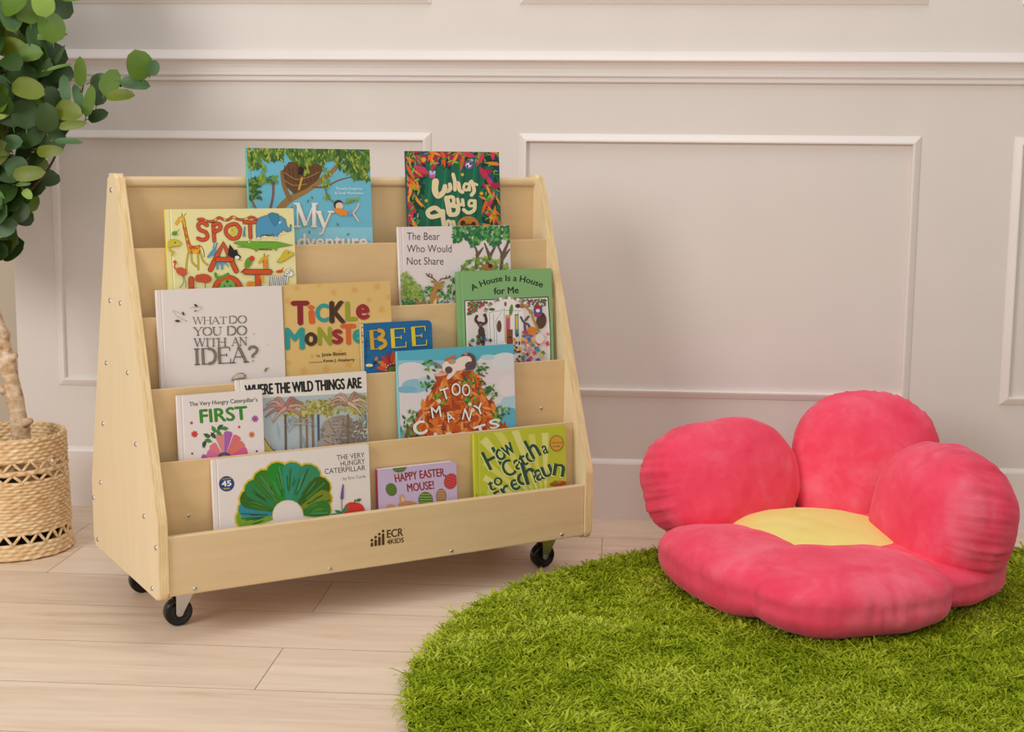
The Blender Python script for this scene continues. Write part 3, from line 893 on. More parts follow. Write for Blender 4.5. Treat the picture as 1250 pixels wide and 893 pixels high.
def draw_bear(a):
    a.frame((470, 170), 5.435)
    for s, y, x1 in (('The Bear', 668, 363), ('Who Would', 750, 442), ('Not Share', 832, 388)):
        a.text(s, (145, y), (x1, y), 50, '262630')
    # trees
    T = '6b5a4c'
    for p in ([(605, 850), (612, 760), (590, 700)], [(612, 770), (650, 720)], [(670, 850), (700, 770), (735, 700), (740, 660)], [(695, 780), (660, 690)], [(770, 860), (775, 770), (745, 700)], [(775, 780), (810, 700), (826, 660)], [(780, 790), (826, 730)]):
        a.line(p, 26, T, w1=10)
    def can(x, y): return y < 690 + 26 * math.sin(x / 22.0) - max(0, 500 - x) * .6
    a.scatter(420, ((452, 573, 828, 730), can), 30, 16, ['2c7a45', '3a8a4a', '1f6a3c', '55a04a', '74b35a', '246b50'], 7)
    # bushes
    def bush(x, y): return y > 870 - 90 * max(0, 1 - ((x - 660) / 170.0) ** 2) ** 0.5
    a.scatter(360, ((500, 775, 828, 1120), bush), 30, 15, ['7a9a2c', '8fae3a', 'a3b84a', '6a8a2c', '5a8a30'], 8)
    a.frame((470, 310), 5.435)
    a.ell(680, 88, 42, 22, 'b5763a'); a.ell(696, 78, 16, 16, '4a3020')
    def hedge(x, y): return y > 220 - 100 * math.exp(-((x - 130) / 60.0) ** 2) - 70 * math.exp(-((x - 480) / 70.0) ** 2)
    a.scatter(700, ((104, 110, 640, 700), hedge), 28, 14, ['3f8a35', '5a9a3a', '2f7a35', '7fae4a', '4a9440'], 9)
    a.scatter(200, ((104, 110, 250, 300), hedge), 24, 11, ['8fae4a', 'a3b85a', '7a9a45'], 10)
    # deer
    a.poly([(322, 200), (345, 180), (368, 200), (366, 240), (350, 252), (335, 250), (335, 275), (350, 280), (358, 290), (345, 300), (338, 330), (292, 332), (295, 280), (312, 235)], 'b8843f')
    a.poly([(312, 330), (335, 290), (338, 330)], 'e6cfa5')
    a.ell(315, 185, 16, 8, 'a87838', 15); a.ell(378, 190, 16, 8, 'a87838', -10); a.ell(352, 242, 10, 8, '5a3a22')
    for p in ([(335, 180), (310, 160), (280, 145), (270, 130)], [(308, 160), (305, 135)], [(285, 148), (290, 130)], [(358, 180), (370, 165), (400, 162), (432, 152)], [(400, 162), (402, 148)], [(418, 158), (424, 144)]):
        a.line(p, 7, '5f4022')
    a.poly([(198, 340), (196, 305), (212, 318), (256, 318), (270, 305), (268, 345)], 'a8744a'); a.line([(378, 330), (382, 318)], 10, 'b9b0c6')
    a.line([(400, 322), (420, 292)], 8, '9a90b6')

def draw_idea(a):
    a.frame((180, 330), 5.953)
    c, hl = '4c4a44', '8f8c80'
    for s, x0, x1, y, h in (('WHAT', 330, 578, 392, 52), ('DO', 590, 724, 386, 54), ('YOU', 335, 540, 475, 60), ('DO', 575, 724, 472, 66), ('WITH', 338, 572, 555, 60), ('AN', 612, 724, 548, 60)):
        a.serif(s, (x0, y), (x1, y - 3), h, c, 0.15, 0.055, hl)
    a.serif('IDEA', (335, 688), (728, 668), 118, c, 0.16, 0.05, '8f8c72'); a.serif('?', (728, 668), (812, 664), 112, c, 0.15, 0.06, '8f8c72')
    for p in ([(300, 275), (340, 268), (395, 268), (375, 290), (345, 298)], [(182, 292), (215, 335), (282, 368)], [(185, 290), (240, 315), (268, 330)]):
        a.line(p, 2.4, '9a948c')
    a.leaf(350, 256, 34, 18, 0.6, '4a4644'); a.leaf(345, 295, 24, 10, 2.5, '6a6460'); a.leaf(258, 314, 34, 16, 1.1, '4a4644'); a.leaf(216, 368, 44, 18, 3.2, '3c3836'); a.leaf(278, 366, 14, 7, 0.4, '8a8480')
    a.poly([(605, 800), (618, 775), (660, 745), (690, 742), (715, 762), (712, 785), (690, 790), (650, 790), (622, 805)], '8f8a7c'); a.poly([(615, 790), (630, 768), (665, 750), (695, 755), (700, 775), (660, 780), (630, 790)], 'd4cdb8')
    a.leaf(858, 722, 42, 14, 2.2, '5f7a3a'); a.leaf(866, 712, 34, 10, 2.9, '7f9a4a'); a.ell(772, 462, 5, 5, 'd49aa0'); a.ell(875, 538, 4, 3, '9a9490')

def draw_tickle(a):
    a.frame((335, 330), 6.25)
    for x, y, q in ((172, 135, 30), (342, 108, 26), (612, 150, 34), (782, 125, 36), (105, 235, 32), (452, 170, 30), (720, 225, 26), (818, 300, 34), (870, 205, 26), (110, 705, 28), (225, 765, 34), (395, 750, 36), (285, 655, 22), (565, 720, 34), (200, 590, 28), (840, 420, 26), (800, 700, 30), (500, 620, 24)):
        for k in range(6):
            t = k * PI / 3 + x
            a.leaf(x + q * .5 * math.cos(t), y + q * .5 * math.sin(t), q, q * .45, t, 'dfae62')
    L = [('T', 138, 258, 412, 236, '8c2028'), ('i', 270, 304, 402, 252, 'd8652c'), ('C', 322, 414, 388, 258, '2c9a9a'), ('K', 430, 536, 398, 236, '4a2f22'), ('L', 550, 624, 380, 240, '9aa02c'), ('e', 632, 716, 368, 246, '9c2430'),
         ('M', 88, 222, 598, 440, '2c9a9a'), ('o', 238, 320, 570, 462, '4a2f22'), ('N', 338, 430, 566, 434, '9aa02c'), ('s', 448, 514, 556, 438, '9c2430'), ('T', 515, 614, 560, 412, 'd8652c'), ('e', 606, 668, 548, 440, '2c9a9a'), ('R', 690, 760, 548, 420, '4a2f22')]
    for ch, x0, x1, y, top, c in L:
        h = (y - top) / (1.0 if ch in 'TCKLMNR' else (1.05 if ch == 'i' else 0.77))
        a.text(ch, (x0 + 3, y + 4), (x1 + 3, y + 2), h, 'a5854c', bold=0.06)
        a.text(ch, (x0, y), (x1, y - 2), h, c, bold=0.06)
    a.text('by', (322, 660), (348, 658), 20, '3c2f26'); a.text('Josie Bissett', (360, 655), (548, 645), 26, '2c2422', bold=0.02)
    a.text('illustrated by', (265, 708), (366, 702), 12, '4c3f36'); a.text('Kevan J. Atteberry', (374, 700), (610, 690), 22, '2c2422', bold=0.02)

def draw_bee(a):
    a.frame((335, 330), 6.25)
    a.rect(646, 395, 676, 1200, 'f0d9a0')
    r = random.Random(3)
    for i in range(46):
        a.ell(650 + r.random() * 22, 415 + r.random() * 500, 6, 8, r.choice(['d8502a', 'e8b02c', '8a2f2c', 'e07a2c', 'f4ecd8']), r.random() * 90, n=8)
    for (x0, x1, y0), cc in zip(((728, 852, 606), (886, 1010, 594), (1044, 1166, 580)), ('d9a82c', 'e6cf2c', 'e6cf2c')):
        s = 'B' if x0 == 728 else 'E'
        a.serif(s, (x0 + 3, y0 + 3), (x1 + 3, y0 - 5), 148, '0a3f63', 0.21, 0.06); a.serif(s, (x0, y0), (x1, y0 - 8), 148, cc, 0.20, 0.05)
    for k in range(12):
        t = PI + k * PI / 8
        a.leaf(905 + 75 * math.cos(t), 745 + 75 * math.sin(t), 120, 44, t, ['d8502a', 'e8752c', 'c03a2c', 'a02a35'][k % 4])
    a.ell(905, 760, 60, 52, '7a2a35'); a.ell(905, 770, 42, 38, '6a7a2c')
    for k in range(9):
        t = PI + k * PI / 8
        a.ell(905 + 55 * math.cos(t), 762 + 50 * math.sin(t), 5, 5, 'f2d8e0', n=8)
    a.ell(722, 725, 28, 12, 'f2ead0'); a.ell(722, 730, 10, 8, 'e6cf2c'); a.leaf(775, 675, 40, 26, 2.0, 'e07a2c'); a.leaf(765, 705, 36, 24, 2.0, '1c2f45')
    for p in ([(700, 520), (698, 600), (694, 700)], [(686, 580), (716, 575)], [(684, 660), (712, 655)], [(690, 545), (714, 540)], [(735, 745), (760, 720)]):
        a.line(p, 5, '123f5a')

def draw_house(a):
    a.frame((470, 310), 5.435)
    a.text('A House Is a House', (580, 246), (1040, 224), 40, '16201a', bold=0.035, sag=56)
    a.text('for Me', (724, 268), (886, 260), 44, '16201a', bold=0.035)
    a.poly([(526, 308), (1084, 282), (1100, 520), (1104, 900), (548, 930), (536, 620)], '3a3a3c')
    a.poly([(532, 314), (1078, 289), (1094, 520), (1098, 900), (553, 930), (541, 620)], 'f3ebe6')
    a.poly([(545, 330), (1066, 305), (1080, 520), (1086, 900), (566, 900), (554, 620)], 'eae0da')
    r = random.Random(8)
    def corner(x, y): return (x - 560) + (y - 320) * .8 < 120
    a.scatter(110, ((548, 318, 700, 420), lambda x, y: (x - 548) * .6 + (y - 318) < 95), 18, 11, ['4a7a3a', '3a6a30', '6a8f45'], 3)
    a.scatter(34, ((548, 318, 690, 410), lambda x, y: (x - 548) * .6 + (y - 318) < 90), 11, 10, ['b02a4a', 'c8355a'], 4)
    a.scatter(90, ((900, 300, 1066, 350), None), 18, 10, ['4a7a3a', '6a8f45', '8a3a6a', '3a6a30'], 5)
    for k in range(26):        # flowered arch
        t = PI - k * PI / 25
        x, y = 815 + 155 * math.cos(t), 405 - 112 * math.sin(t)
        a.ell(x, y, 13, 11, ['8a7a70', 'f6efe8', 'b9a8a0'][k % 3], n=8)
    a.poly([(672, 400), (720, 330), (790, 300), (850, 300), (900, 340), (925, 400), (900, 600), (900, 900), (690, 900), (690, 600)], 'f6f0ec')
    for p in ([(690, 390), (780, 372), (900, 378)], [(690, 390), (700, 600)], [(718, 400), (726, 600)], [(880, 385), (890, 620)]):
        a.line(p, 3, '8f8884', smooth=False)
    a.poly([(735, 440), (788, 360), (796, 580), (742, 600)], 'fbf7f4'); a.line([(735, 440), (788, 360), (796, 580), (742, 600), (735, 440)], 3, '8f8884', smooth=False); a.ell(756, 480, 16, 40, '6a4a2a')
    a.rect(797, 405, 830, 590, 'd8a04a'); a.rect(803, 425, 826, 500, 'c8508a'); a.rect(806, 500, 846, 640, '8a4a35'); a.rect(860, 400, 884, 540, '3f8a9a'); a.rect(866, 410, 880, 500, 'e0c53a'); a.ell(835, 372, 12, 38, '6a8a2c', 8)
    a.ell(797, 332, 9, 16, '8a6a45'); a.ell(708, 368, 20, 10, '4a6a2c'); a.ell(880, 345, 18, 14, '5a3a2a'); a.ell(905, 352, 14, 8, 'c8603a')
    # dark monkey with raised arms, brown bear, donkey outlines
    for p in ([(632, 470), (600, 440), (608, 412)], [(635, 470), (670, 450), (662, 402)], [(632, 480), (630, 520), (620, 560)], [(640, 510), (655, 540), (650, 600)]): a.line(p, 18, '4a3a30')
    a.ell(632, 466, 20, 18, '3c2f28'); a.ell(632, 470, 12, 10, '8a6a52'); a.ell(638, 515, 22, 32, '4a3a30')
    a.ell(1035, 445, 34, 52, '5a4030', 10); a.ell(1040, 405, 18, 16, '4a3428'); a.line([(905, 325), (960, 380), (990, 450), (1020, 510)], 13, 'b58f45')
    a.rect(985, 345, 1040, 400, '3a5aa0'); a.ell(1012, 352, 24, 14, 'b02a3a'); a.ell(1012, 376, 14, 12, 'f0e6e0'); a.ell(1010, 405, 24, 14, 'a83a6a')
    for p in ([(900, 420), (920, 455), (950, 470), (965, 520)], [(930, 440), (950, 415)], [(925, 470), (930, 520)]): a.line(p, 14, '5a5250')
    cols = ['d84a2a', 'e8a52c', '3f8a9a', 'c8508a', '5a8a35', '6a4a2a', 'f0e6e0', '2f4a6a', 'e07a9a', '8a6ab0', '3c2f28', 'e0c53a']
    for k in range(90):
        x, y = r.uniform(556, 700), r.uniform(535, 880)
        a.ell(x, y, r.uniform(6, 15), r.uniform(6, 13), r.choice(cols + ['3a6a30', '4a7a3a']), r.random() * 90, n=9)
    for k in range(60):
        x, y = r.uniform(800, 895), r.uniform(540, 880)
        a.ell(x, y, r.uniform(6, 14), r.uniform(6, 14), r.choice(['5a3a28', '8a5a35', '3c2f28', 'c8843a', '6a2a2a', 'e8a52c', '3a3a3c']), r.random() * 90, n=9)
    for k in range(110):
        x, y = r.uniform(905, 1080), r.uniform(520, 880)
        q = r.uniform(9, 18)
        a.raw([(x - q, y - q * .5), (x + q * .3, y - q), (x + q, y + q * .4), (x - q * .3, y + q)], [(0, 1, 2, 3)], r.choice(['e07a9a', 'd8a0b0', '3f9a9a', 'e0c53a', 'd84a5a', '6a5ab0', 'e8843a', 'f0d0c8', '5a8a45', '3f6ab0']))
    a.ell(970, 510, 34, 28, 'e0842c'); a.ell(925, 520, 22, 12, 'c83a7a'); a.ell(1020, 560, 30, 34, 'f0e2da')
    a.frame((0, 0), 1.0)

def draw_carrots(a):
    a.frame((470, 410), 6.867)
    # sky: blue bands and soft clouds
    for x0, y0, x1, y1, c in ((100, 70, 1110, 210, '58b6cc'), (100, 205, 1110, 260, '8fcbd9')): a.rect(x0, y0, x1, y1, c)
    a.rect(100, 258, 1110, 900, 'e3dce0')
    for x, y, rx, ry, c in ((900, 250, 140, 90, 'e3dce0'), (1010, 210, 120, 70, 'dfe2e6'), (220, 280, 120, 60, 'e3dce0'), (860, 180, 60, 24, 'b9d8e0'), (250, 420, 110, 60, '8fc3d6'), (180, 450, 90, 30, '7db8d0'), (340, 380, 60, 40, 'b9d3de'), (1060, 560, 90, 60, 'b3d3e0'), (1050, 690, 90, 90, '5fb3cc'), (980, 600, 60, 40, 'b3d3e0'), (1030, 420, 80, 90, 'e9e2e4'), (180, 620, 100, 70, 'e3dce0')):
        a.ell(x, y, rx, ry, c)
    a.rect(100, 790, 1110, 1300, '7db8cc')
    def pile(x, y):
        t = (y - 270) / 560.0
        return abs(x - 620) < 130 + 300 * t
    OR = ['d8661f', 'c9541a', 'e07a2a', 'b8481a', 'e58b35', 'cf5f22']
    a.poly([(500, 300), (740, 290), (830, 480), (960, 700), (1100, 900), (1120, 1280), (120, 1280), (200, 880), (330, 640), (400, 420)], 'a8451a')
    a.scatter(520, ((130, 280, 1110, 1250), pile), 105, 34, OR, 5)
    a.scatter(190, ((130, 280, 1110, 1250), pile), 80, 18, ['e8964a', '8f3a16', 'f0a050'], 6)
    for x, y in ((375, 250), (350, 400), (210, 680), (900, 470), (980, 630), (800, 280), (700, 380), (470, 530), (720, 560), (180, 780), (830, 430), (230, 820), (950, 700)):
        a.scatter(16, ((x - 60, y - 60, x + 60, y + 60), lambda p, q, x=x, y=y: (p - x) ** 2 + (q - y) ** 2 < 3600), 42, 15, ['3f7a2c', '5a9a35', '2f5a35', '74b33a'], int(x))
    for x, y in ((450, 545), (708, 572), (732, 622), (946, 708)): a.ell(x, y, 15, 15, 'f4ece2'); a.ell(x, y, 5, 5, 'd8a52c')
    # sleeping rabbit of plain grey and white shapes
    a.ell(690, 215, 70, 75, '5c4a4a', 10); a.ell(640, 230, 90, 52, 'f0dfd4', -28); a.ell(560, 310, 70, 20, 'f0dfd4', -50); a.ell(712, 250, 46, 36, '5c4a4a')
    a.ell(672, 150, 16, 12, 'c98a8a'); a.ell(520, 262, 46, 50, 'f0dfd4'); a.ell(530, 285, 32, 30, '5c4a4a'); a.ell(460, 325, 50, 13, 'e0b0aa', -8); a.ell(440, 245, 46, 12, '8a7a78', 35); a.ell(556, 215, 34, 22, 'b89a86')
    a.poly([(488, 205), (520, 182), (600, 158), (575, 185), (515, 210)], 'd8662a')
    W, K = 'f8f4f0', '3a3030'
    for ch, x0, y0, x1, y1, h in (('T', 478, 540, 548, 520, 95), ('O', 555, 500, 630, 498, 105), ('O', 645, 505, 712, 500, 100), ('M', 392, 688, 470, 676, 95), ('A', 525, 728, 582, 700, 78), ('N', 640, 700, 705, 715, 98), ('Y', 760, 668, 838, 640, 90), ('C', 255, 838, 352, 805, 110), ('A', 395, 905, 470, 890, 90), ('R', 520, 900, 590, 890, 90), ('R', 640, 895, 710, 880, 90), ('T', 765, 850, 858, 820, 90), ('S', 880, 780, 955, 765, 75)):
        a.text(ch, (x0 - 5, y0 + 3), (x1 - 5, y1 + 3), h, K, bold=0.02); a.text(ch, (x0, y0), (x1, y1), h, W, bold=0.01 if y0 < 740 else 0.045)

def draw_first(a):
    a.frame((200, 440), 4.808)
    a.text('The Very Hungry Caterpillar\u2019s', (150, 268), (550, 240), 24, '2f4a3a', bold=0.03)
    a.text('FIRST', (216, 366), (490, 344), 78, '3f8a2c', bold=0.05)
    for x0, x1, c in ((216, 256, '8ab02c'), (276, 290, '5a9a2c'), (430, 470, '6fae2c')):
        pass
    for x, y, q, c in ((180, 432, 20, 'd84a45'), (535, 342, 20, 'b060b0'), (516, 435, 18, 'e08a55'), (162, 366, 9, 'b04a9a'), (442, 390, 8, 'c84a60'), (166, 546, 7, '8a3a8a'), (545, 532, 7, '8a3a8a')):
        if q > 15:
            for k in range(7): a.leaf(x + q * .6 * math.cos(k * .9), y + q * .6 * math.sin(k * .9), q * 1.1, q * .8, k * .9, c)
            a.ell(x, y, q * .3, q * .3, '8a4a3a')
        else: a.ell(x, y, q, q, c)
    pet = [((230, 575), 'a860b0'), ((262, 545), 'd870a0'), ((285, 500), 'e07a8a'), ((325, 440), 'e08a8a'), ((378, 425), 'b060b0'), ((430, 450), 'e0707a'), ((460, 490), 'e07a6a'), ((480, 530), 'd86090'), ((500, 580), 'a860b0')]
    for (x, y), c in pet:
        dx, dy = x - 356, y - 575
        L = math.hypot(dx, dy); nx, ny = -dy / L, dx / L
        a.poly([(356, 575), (x + nx * 26, y + ny * 26), (x + dx / L * 10 + nx * 14, y + dy / L * 10 + ny * 14), (x + dx / L * 10 - nx * 14, y + dy / L * 10 - ny * 14), (x - nx * 26, y - ny * 26)], c)
    a.ell(356, 575, 44, 38, '5a4a7a'); a.ell(356, 582, 30, 28, '8a9a3a')
    # a loose leafy sprig
    a.line([(238, 512), (262, 450), (318, 408), (356, 404)], 5, '4a6a2c')
    for x, y, an in ((236, 490, 1.9), (262, 470, 0.3), (252, 440, 3.6), (290, 440, 0.9), (292, 402, 4.2), (322, 424, 0.8), (330, 390, 5.6), (358, 398, 0.1)):
        a.leaf(x, y, 48, 24, an, ['2f6a35', '4a8a3a', '2a5a30'][int(x) % 3])

def draw_palms(a):
    a.frame((200, 440), 4.808)
    a.text('WHERE THE WILD THINGS ARE', (480, 206), (1160, 160), 62, '1c1a1c', bold=0.05)
    a.poly([(420, 228), (800, 208), (1195, 186), (1200, 400), (1204, 640), (1210, 760), (430, 800)], 'b4c2c8')
    a.scatter(60, ((440, 330, 1190, 740), None), 90, 16, ['9fb4c0', 'a9bcc4', 'c0c8c8', '93a9b8'], 2, ang=1.4, jit=.3)
    # yellow-green canopy
    def can(x, y): return y < 330 + 16 * math.sin(x / 25.0) - (x - 800) * .06 and y > 262 - (x - 590) * .1
    a.scatter(420, ((700, 200, 1190, 350), can), 20, 13, ['b0a850', 'c4b85a', '8f8a42', 'd0c878', 'a09a4a'], 3)
    for x, c in ((712, '6a5a52'), (800, '8a8478'), (836, '9a7258'), (872, '8a6a5a'), (905, '4a5a70'), (1078, '7a6a4a'), (1155, '55677a'), (1182, '6a7a88')):
        a.line([(x, 320), (x + 3, 460), (x + 4, 700)], 13, c, smooth=False)
    # grey rounded rock mass behind a trunk
    a.ell(1040, 450, 120, 130, '968a82'); a.ell(990, 400, 66, 62, 'a5988e'); a.ell(1110, 470, 80, 120, '8a7f78'); a.ell(960, 490, 60, 40, 'b0a297')
    a.scatter(120, ((920, 340, 1160, 620), lambda x, y: ((x - 1040) / 120.0) ** 2 + ((y - 450) / 125.0) ** 2 < 1), 30, 5, ['7a706a', 'b5a89e', '6f665f'], 5, ang=.6)
    a.line([(1080, 330), (1081, 600)], 12, '7d6c48', smooth=False)
    def palm(cx, cy, ps, cols, L, W):
        for k, an in enumerate(ps):
            t = math.radians(an)
            e = (cx + L * math.cos(t), cy - L * math.sin(t) * 0.62 + 18)
            m = (cx + L * .55 * math.cos(t), cy - L * .55 * math.sin(t) * .8 - 12)
            a.line([(cx, cy), m, e], W * .9, '5f4a42', w1=W * .25); a.line([(cx, cy), m, e], W * .78, cols[k % len(cols)], w1=W * .15)
    palm(710, 280, [175, 205, 150, 120, 35, 8, -30, 60, 235], ['c08a82', 'b0786f', 'd0a096'], 125, 30)
    palm(1085, 250, [170, 195, 150, 130, 40, 10, -25, 65, -50], ['c4a490', 'b08a76', 'd8bca6'], 120, 28)
    palm(800, 370, [170, 200, 140, 30, 0, -25, 220], ['a8a898', 'b8b8a8'], 90, 10)
    a.poly([(590, 440), (640, 530), (600, 540), (590, 540)], 'd8c26a'); a.line([(585, 450), (625, 510), (665, 540)], 5, '4a4a4a')
    a.scatter(36, ((1110, 320, 1195, 480), None), 30, 8, ['b8b8a0', 'c8c8b0', '9aa090'], 6)

def draw_leaf_arch(a):
    a.frame((240, 530), 5.682)
    a.serif_small = None
    for s, x0, y0, x1, y1, h in (('THE VERY', 974, 180, 1166, 160, 36), ('HUNGRY', 1000, 222, 1168, 204, 36), ('CATERPILLAR', 890, 276, 1172, 248, 36)):
        a.text(s, (x0, y0), (x1, y1), h, '35302e', bold=0.004)
    a.text('by Eric Carle', (1016, 318), (1172, 300), 21, '5a5450', bold=0.0)
    # round blue seal
    a.ell(208, 343, 54, 54, '2f4a8a'); a.ell(208, 343, 46, 46, '263f7c')
    a.text('45', (176, 362), (240, 356), 38, 'f4f2ee', bold=0.05); a.text('YEARS', (184, 384), (230, 380), 12, 'd8c02c', bold=0.04); a.text('CELEBRATING', (174, 316), (242, 308), 8, 'd8c02c', bold=0.03)
    # a fan of plain painted leaves standing in an arch
    cen = (632, 560)
    spec = [(185, 385, 120, '7aa82c'), (172, 372, 100, '2f8aa0'), (157, 380, 120, '2f6a1f'), (142, 388, 120, '2a8048'), (124, 395, 120, '3a7a20'), (104, 408, 130, '1f8a2c'), (84, 402, 130, '2a9078'), (63, 420, 140, '2f8a62'), (42, 392, 130, '35601c'), (26, 350, 104, '7a8a20'), (10, 320, 110, '2f7a2c')]
    spec = [(s_[0], s_[1] * 0.93, s_[2] * 1.12, s_[3]) for s_ in spec]
    for an, L, W, c in spec:
        t = math.radians(an)
        d = (math.cos(t), -math.sin(t))
        nrm = (-d[1], d[0])
        def outline(r0, r1, wd):
            pts = []
            for k, (q, ww) in enumerate(((0, .35), (.3, .62), (.6, .92), (.8, 1.0), (.93, .75), (1.0, .3), (1.0, -.3), (.93, -.75), (.8, -1.0), (.6, -.92), (.3, -.62), (0, -.35))):
                rr = r0 + (r1 - r0) * q
                pts.append((cen[0] + d[0] * rr + nrm[0] * ww * wd / 2, cen[1] + d[1] * rr * 0.98 + nrm[1] * ww * wd / 2))
            return pts
        a.poly(outline(105, L + 12, W + 18), 'e0c22c')
    r = random.Random(11)
    for an, L, W, c in spec:
        t = math.radians(an)
        d = (math.cos(t), -math.sin(t)); nrm = (-d[1], d[0])
        pts = []
        for k, (q, ww) in enumerate(((0, .35), (.3, .62), (.6, .92), (.8, 1.0), (.93, .75), (1.0, .3), (1.0, -.3), (.93, -.75), (.8, -1.0), (.6, -.92), (.3, -.62), (0, -.35))):
            rr = 108 + (L - 108) * q
            pts.append((cen[0] + d[0] * rr + nrm[0] * ww * W / 2, cen[1] + d[1] * rr * 0.98 + nrm[1] * ww * W / 2))
        a.poly(pts, c)
        base = lin(c)
        for k in range(7):    # brushed veins
            q0, q1 = r.uniform(.05, .4), r.uniform(.5, .93)
            w0 = r.uniform(-.35, .35); w1 = w0 * 1.9
            f = lambda q, ww: (cen[0] + d[0] * (108 + (L - 108) * q) + nrm[0] * ww * W / 2, cen[1] + d[1] * (108 + (L - 108) * q) * .98 + nrm[1] * ww * W / 2)
            a.line([f(q0, w0), f(q1, w1)], r.uniform(4, 11), r.choice(['2a5a1c', '3f8a35', '4a9a6a', '1f6a3c', '5a8a2c', '2a4a1a']), capn=0)
    # plain red apple and a purple flower spike at the right foot
    a.ell(1075, 535, 60, 66, 'd8382c'); a.ell(1110, 535, 54, 62, 'd8382c'); a.line([(1092, 480), (1098, 455)], 8, '5a3a20'); a.leaf(1122, 455, 46, 20, -.3, '3f7a30')
    a.line([(1010, 560), (1004, 470), (1012, 380)], 5, '4a7a3a'); a.line([(1006, 440), (1010, 390), (1014, 350)], 24, '6a5aa0', w1=10)
    for x, y, an in ((985, 540, 3.6), (1030, 520, 5.6), (960, 560, 3.3)): a.leaf(x, y, 70, 26, an, '2f8a5a')

def draw_eggs(a):
    a.frame((440, 500), 4.464)
    a.text('HAPPY EASTER,', (192, 396), (466, 362), 44, '96242c', bold=0.03, sag=4)
    a.text('MOUSE!', (258, 448), (402, 430), 44, '96242c', bold=0.03)
    def egg(x, y, rx, ry, c, rot, k, s):
        a.ell(x, y, rx + 2, ry + 2, '4a3a3a', rot); a.ell(x, y, rx, ry, c, rot)
        q = math.radians(rot)
        for i in range(-2, 3):
            yy = i * ry * .36
            hw = rx * math.sqrt(max(0, 1 - (yy / ry) ** 2)) * .92
            p = [(x + px * math.cos(q) - yy * math.sin(q), y + px * math.sin(q) + yy * math.cos(q)) for px in (-hw, -hw * .3, hw * .3, hw)]
            a.line(p, 3.4, k)
    egg(168, 435, 28, 34, '6a8a35', -20, '2f4a20', 1); egg(492, 390, 34, 42, 'd84a4a', 20, 'a82a35', 1); egg(355, 490, 38, 40, '4a7a30', 0, 'b8c85a', 1); egg(440, 470, 26, 38, 'a8784a', 0, 'd8b48a', 1)
    egg(212, 315, 36, 24, '7a9a35', -8, '2f4a20', 1); a.rect(100, 520, 560, 800, 'cdb9da')
    a.ell(228, 492, 16, 32, 'd0a07a', -10); a.ell(232, 496, 8, 22, 'e8c0ac', -10); a.ell(258, 520, 54, 24, 'c8925f'); a.ell(165, 530, 26, 18, 'd0a07a')

def draw_leprechaun(a):
    a.frame((440, 500), 4.464)
    cx, cy = 1010, 560
    for k in range(40):
        if k % 2: continue
        t0, t1 = math.radians(k * 5.0 + 88), math.radians(k * 5.0 + 93)
        q = []
        for t, R_ in ((t0, 60), (t0, 760), (t1, 760), (t1, 60)):
            q.append((cx + R_ * math.cos(t), cy - R_ * math.sin(t)))
        # keep the rays inside the cover by trimming each ray into short steps
        n = 12
        L = [(cx + (60 + 560 * i / n) * math.cos(t0), cy - (60 + 560 * i / n) * math.sin(t0)) for i in range(n + 1)]
        R2 = [(cx + (60 + 560 * i / n) * math.cos(t1), cy - (60 + 560 * i / n) * math.sin(t1)) for i in range(n + 1)]
        m = len(L)
        ins = [i for i in range(m) if 650 < L[i][0] < 1118 and 90 < L[i][1] < 820 and 650 < R2[i][0] < 1118 and 90 < R2[i][1] < 820]
        if len(ins) > 1:
            a.layer(); a.raw([L[i] for i in ins] + [R2[i] for i in ins], [(i, i + 1, len(ins) + i + 1, len(ins) + i) for i in range(len(ins) - 1)], 'dcdc6a' if k % 4 else 'e4e48a')
    D = '16503f'
    def word(s, p0, p1, h, b=0.022):
        n = len(s)
        a.text(s, (p0[0] - 4, p0[1] + 4), (p1[0] - 4, p1[1] + 4), h, 'e9ee9a', bold=b + .012); a.text(s, p0, p1, h, D, bold=b)
    word('H', (705, 330), (772, 296), 108); word('o', (752, 282), (798, 262), 96); word('w', (795, 258), (846, 225), 92)
    word('C', (798, 372), (850, 345), 92); word('a', (850, 330), (892, 312), 84); word('t', (885, 312), (918, 292), 84); word('c', (918, 292), (950, 274), 84); word('h', (940, 270), (985, 246), 112)
    word('a', (998, 242), (1024, 234), 68)
    word('t', (700, 444), (738, 434), 66); word('o', (734, 418), (776, 404), 66)
    word('L', (640, 560), (700, 530), 110); word('e', (702, 530), (745, 508), 88); word('p', (748, 500), (790, 476), 84); word('r', (795, 480), (832, 450), 90); word('e', (830, 444), (872, 428), 90)
    word('c', (872, 420), (918, 396), 100); word('h', (905, 410), (966, 392), 128); word('a', (962, 390), (1010, 372), 92); word('u', (1002, 372), (1052, 352), 94); word('n', (1046, 356), (1104, 366), 100)
    a.ell(1068, 182, 38, 44, 'a8781c'); a.ell(1068, 182, 33, 38, 'd8a83a'); a.text('A New York Times', (1040, 184), (1098, 182), 8, '7a4a12', bold=.03); a.text('Bestseller', (1048, 204), (1088, 202), 8, '7a4a12', bold=.03)
    a.ell(1078, 402, 48, 14, 'b8452a', -6); a.ell(1060, 396, 10, 10, '5a8a30'); a.ell(1082, 392, 10, 8, 'd87a3a')
    a.rect(650, 620, 1120, 760, 'c8d048')

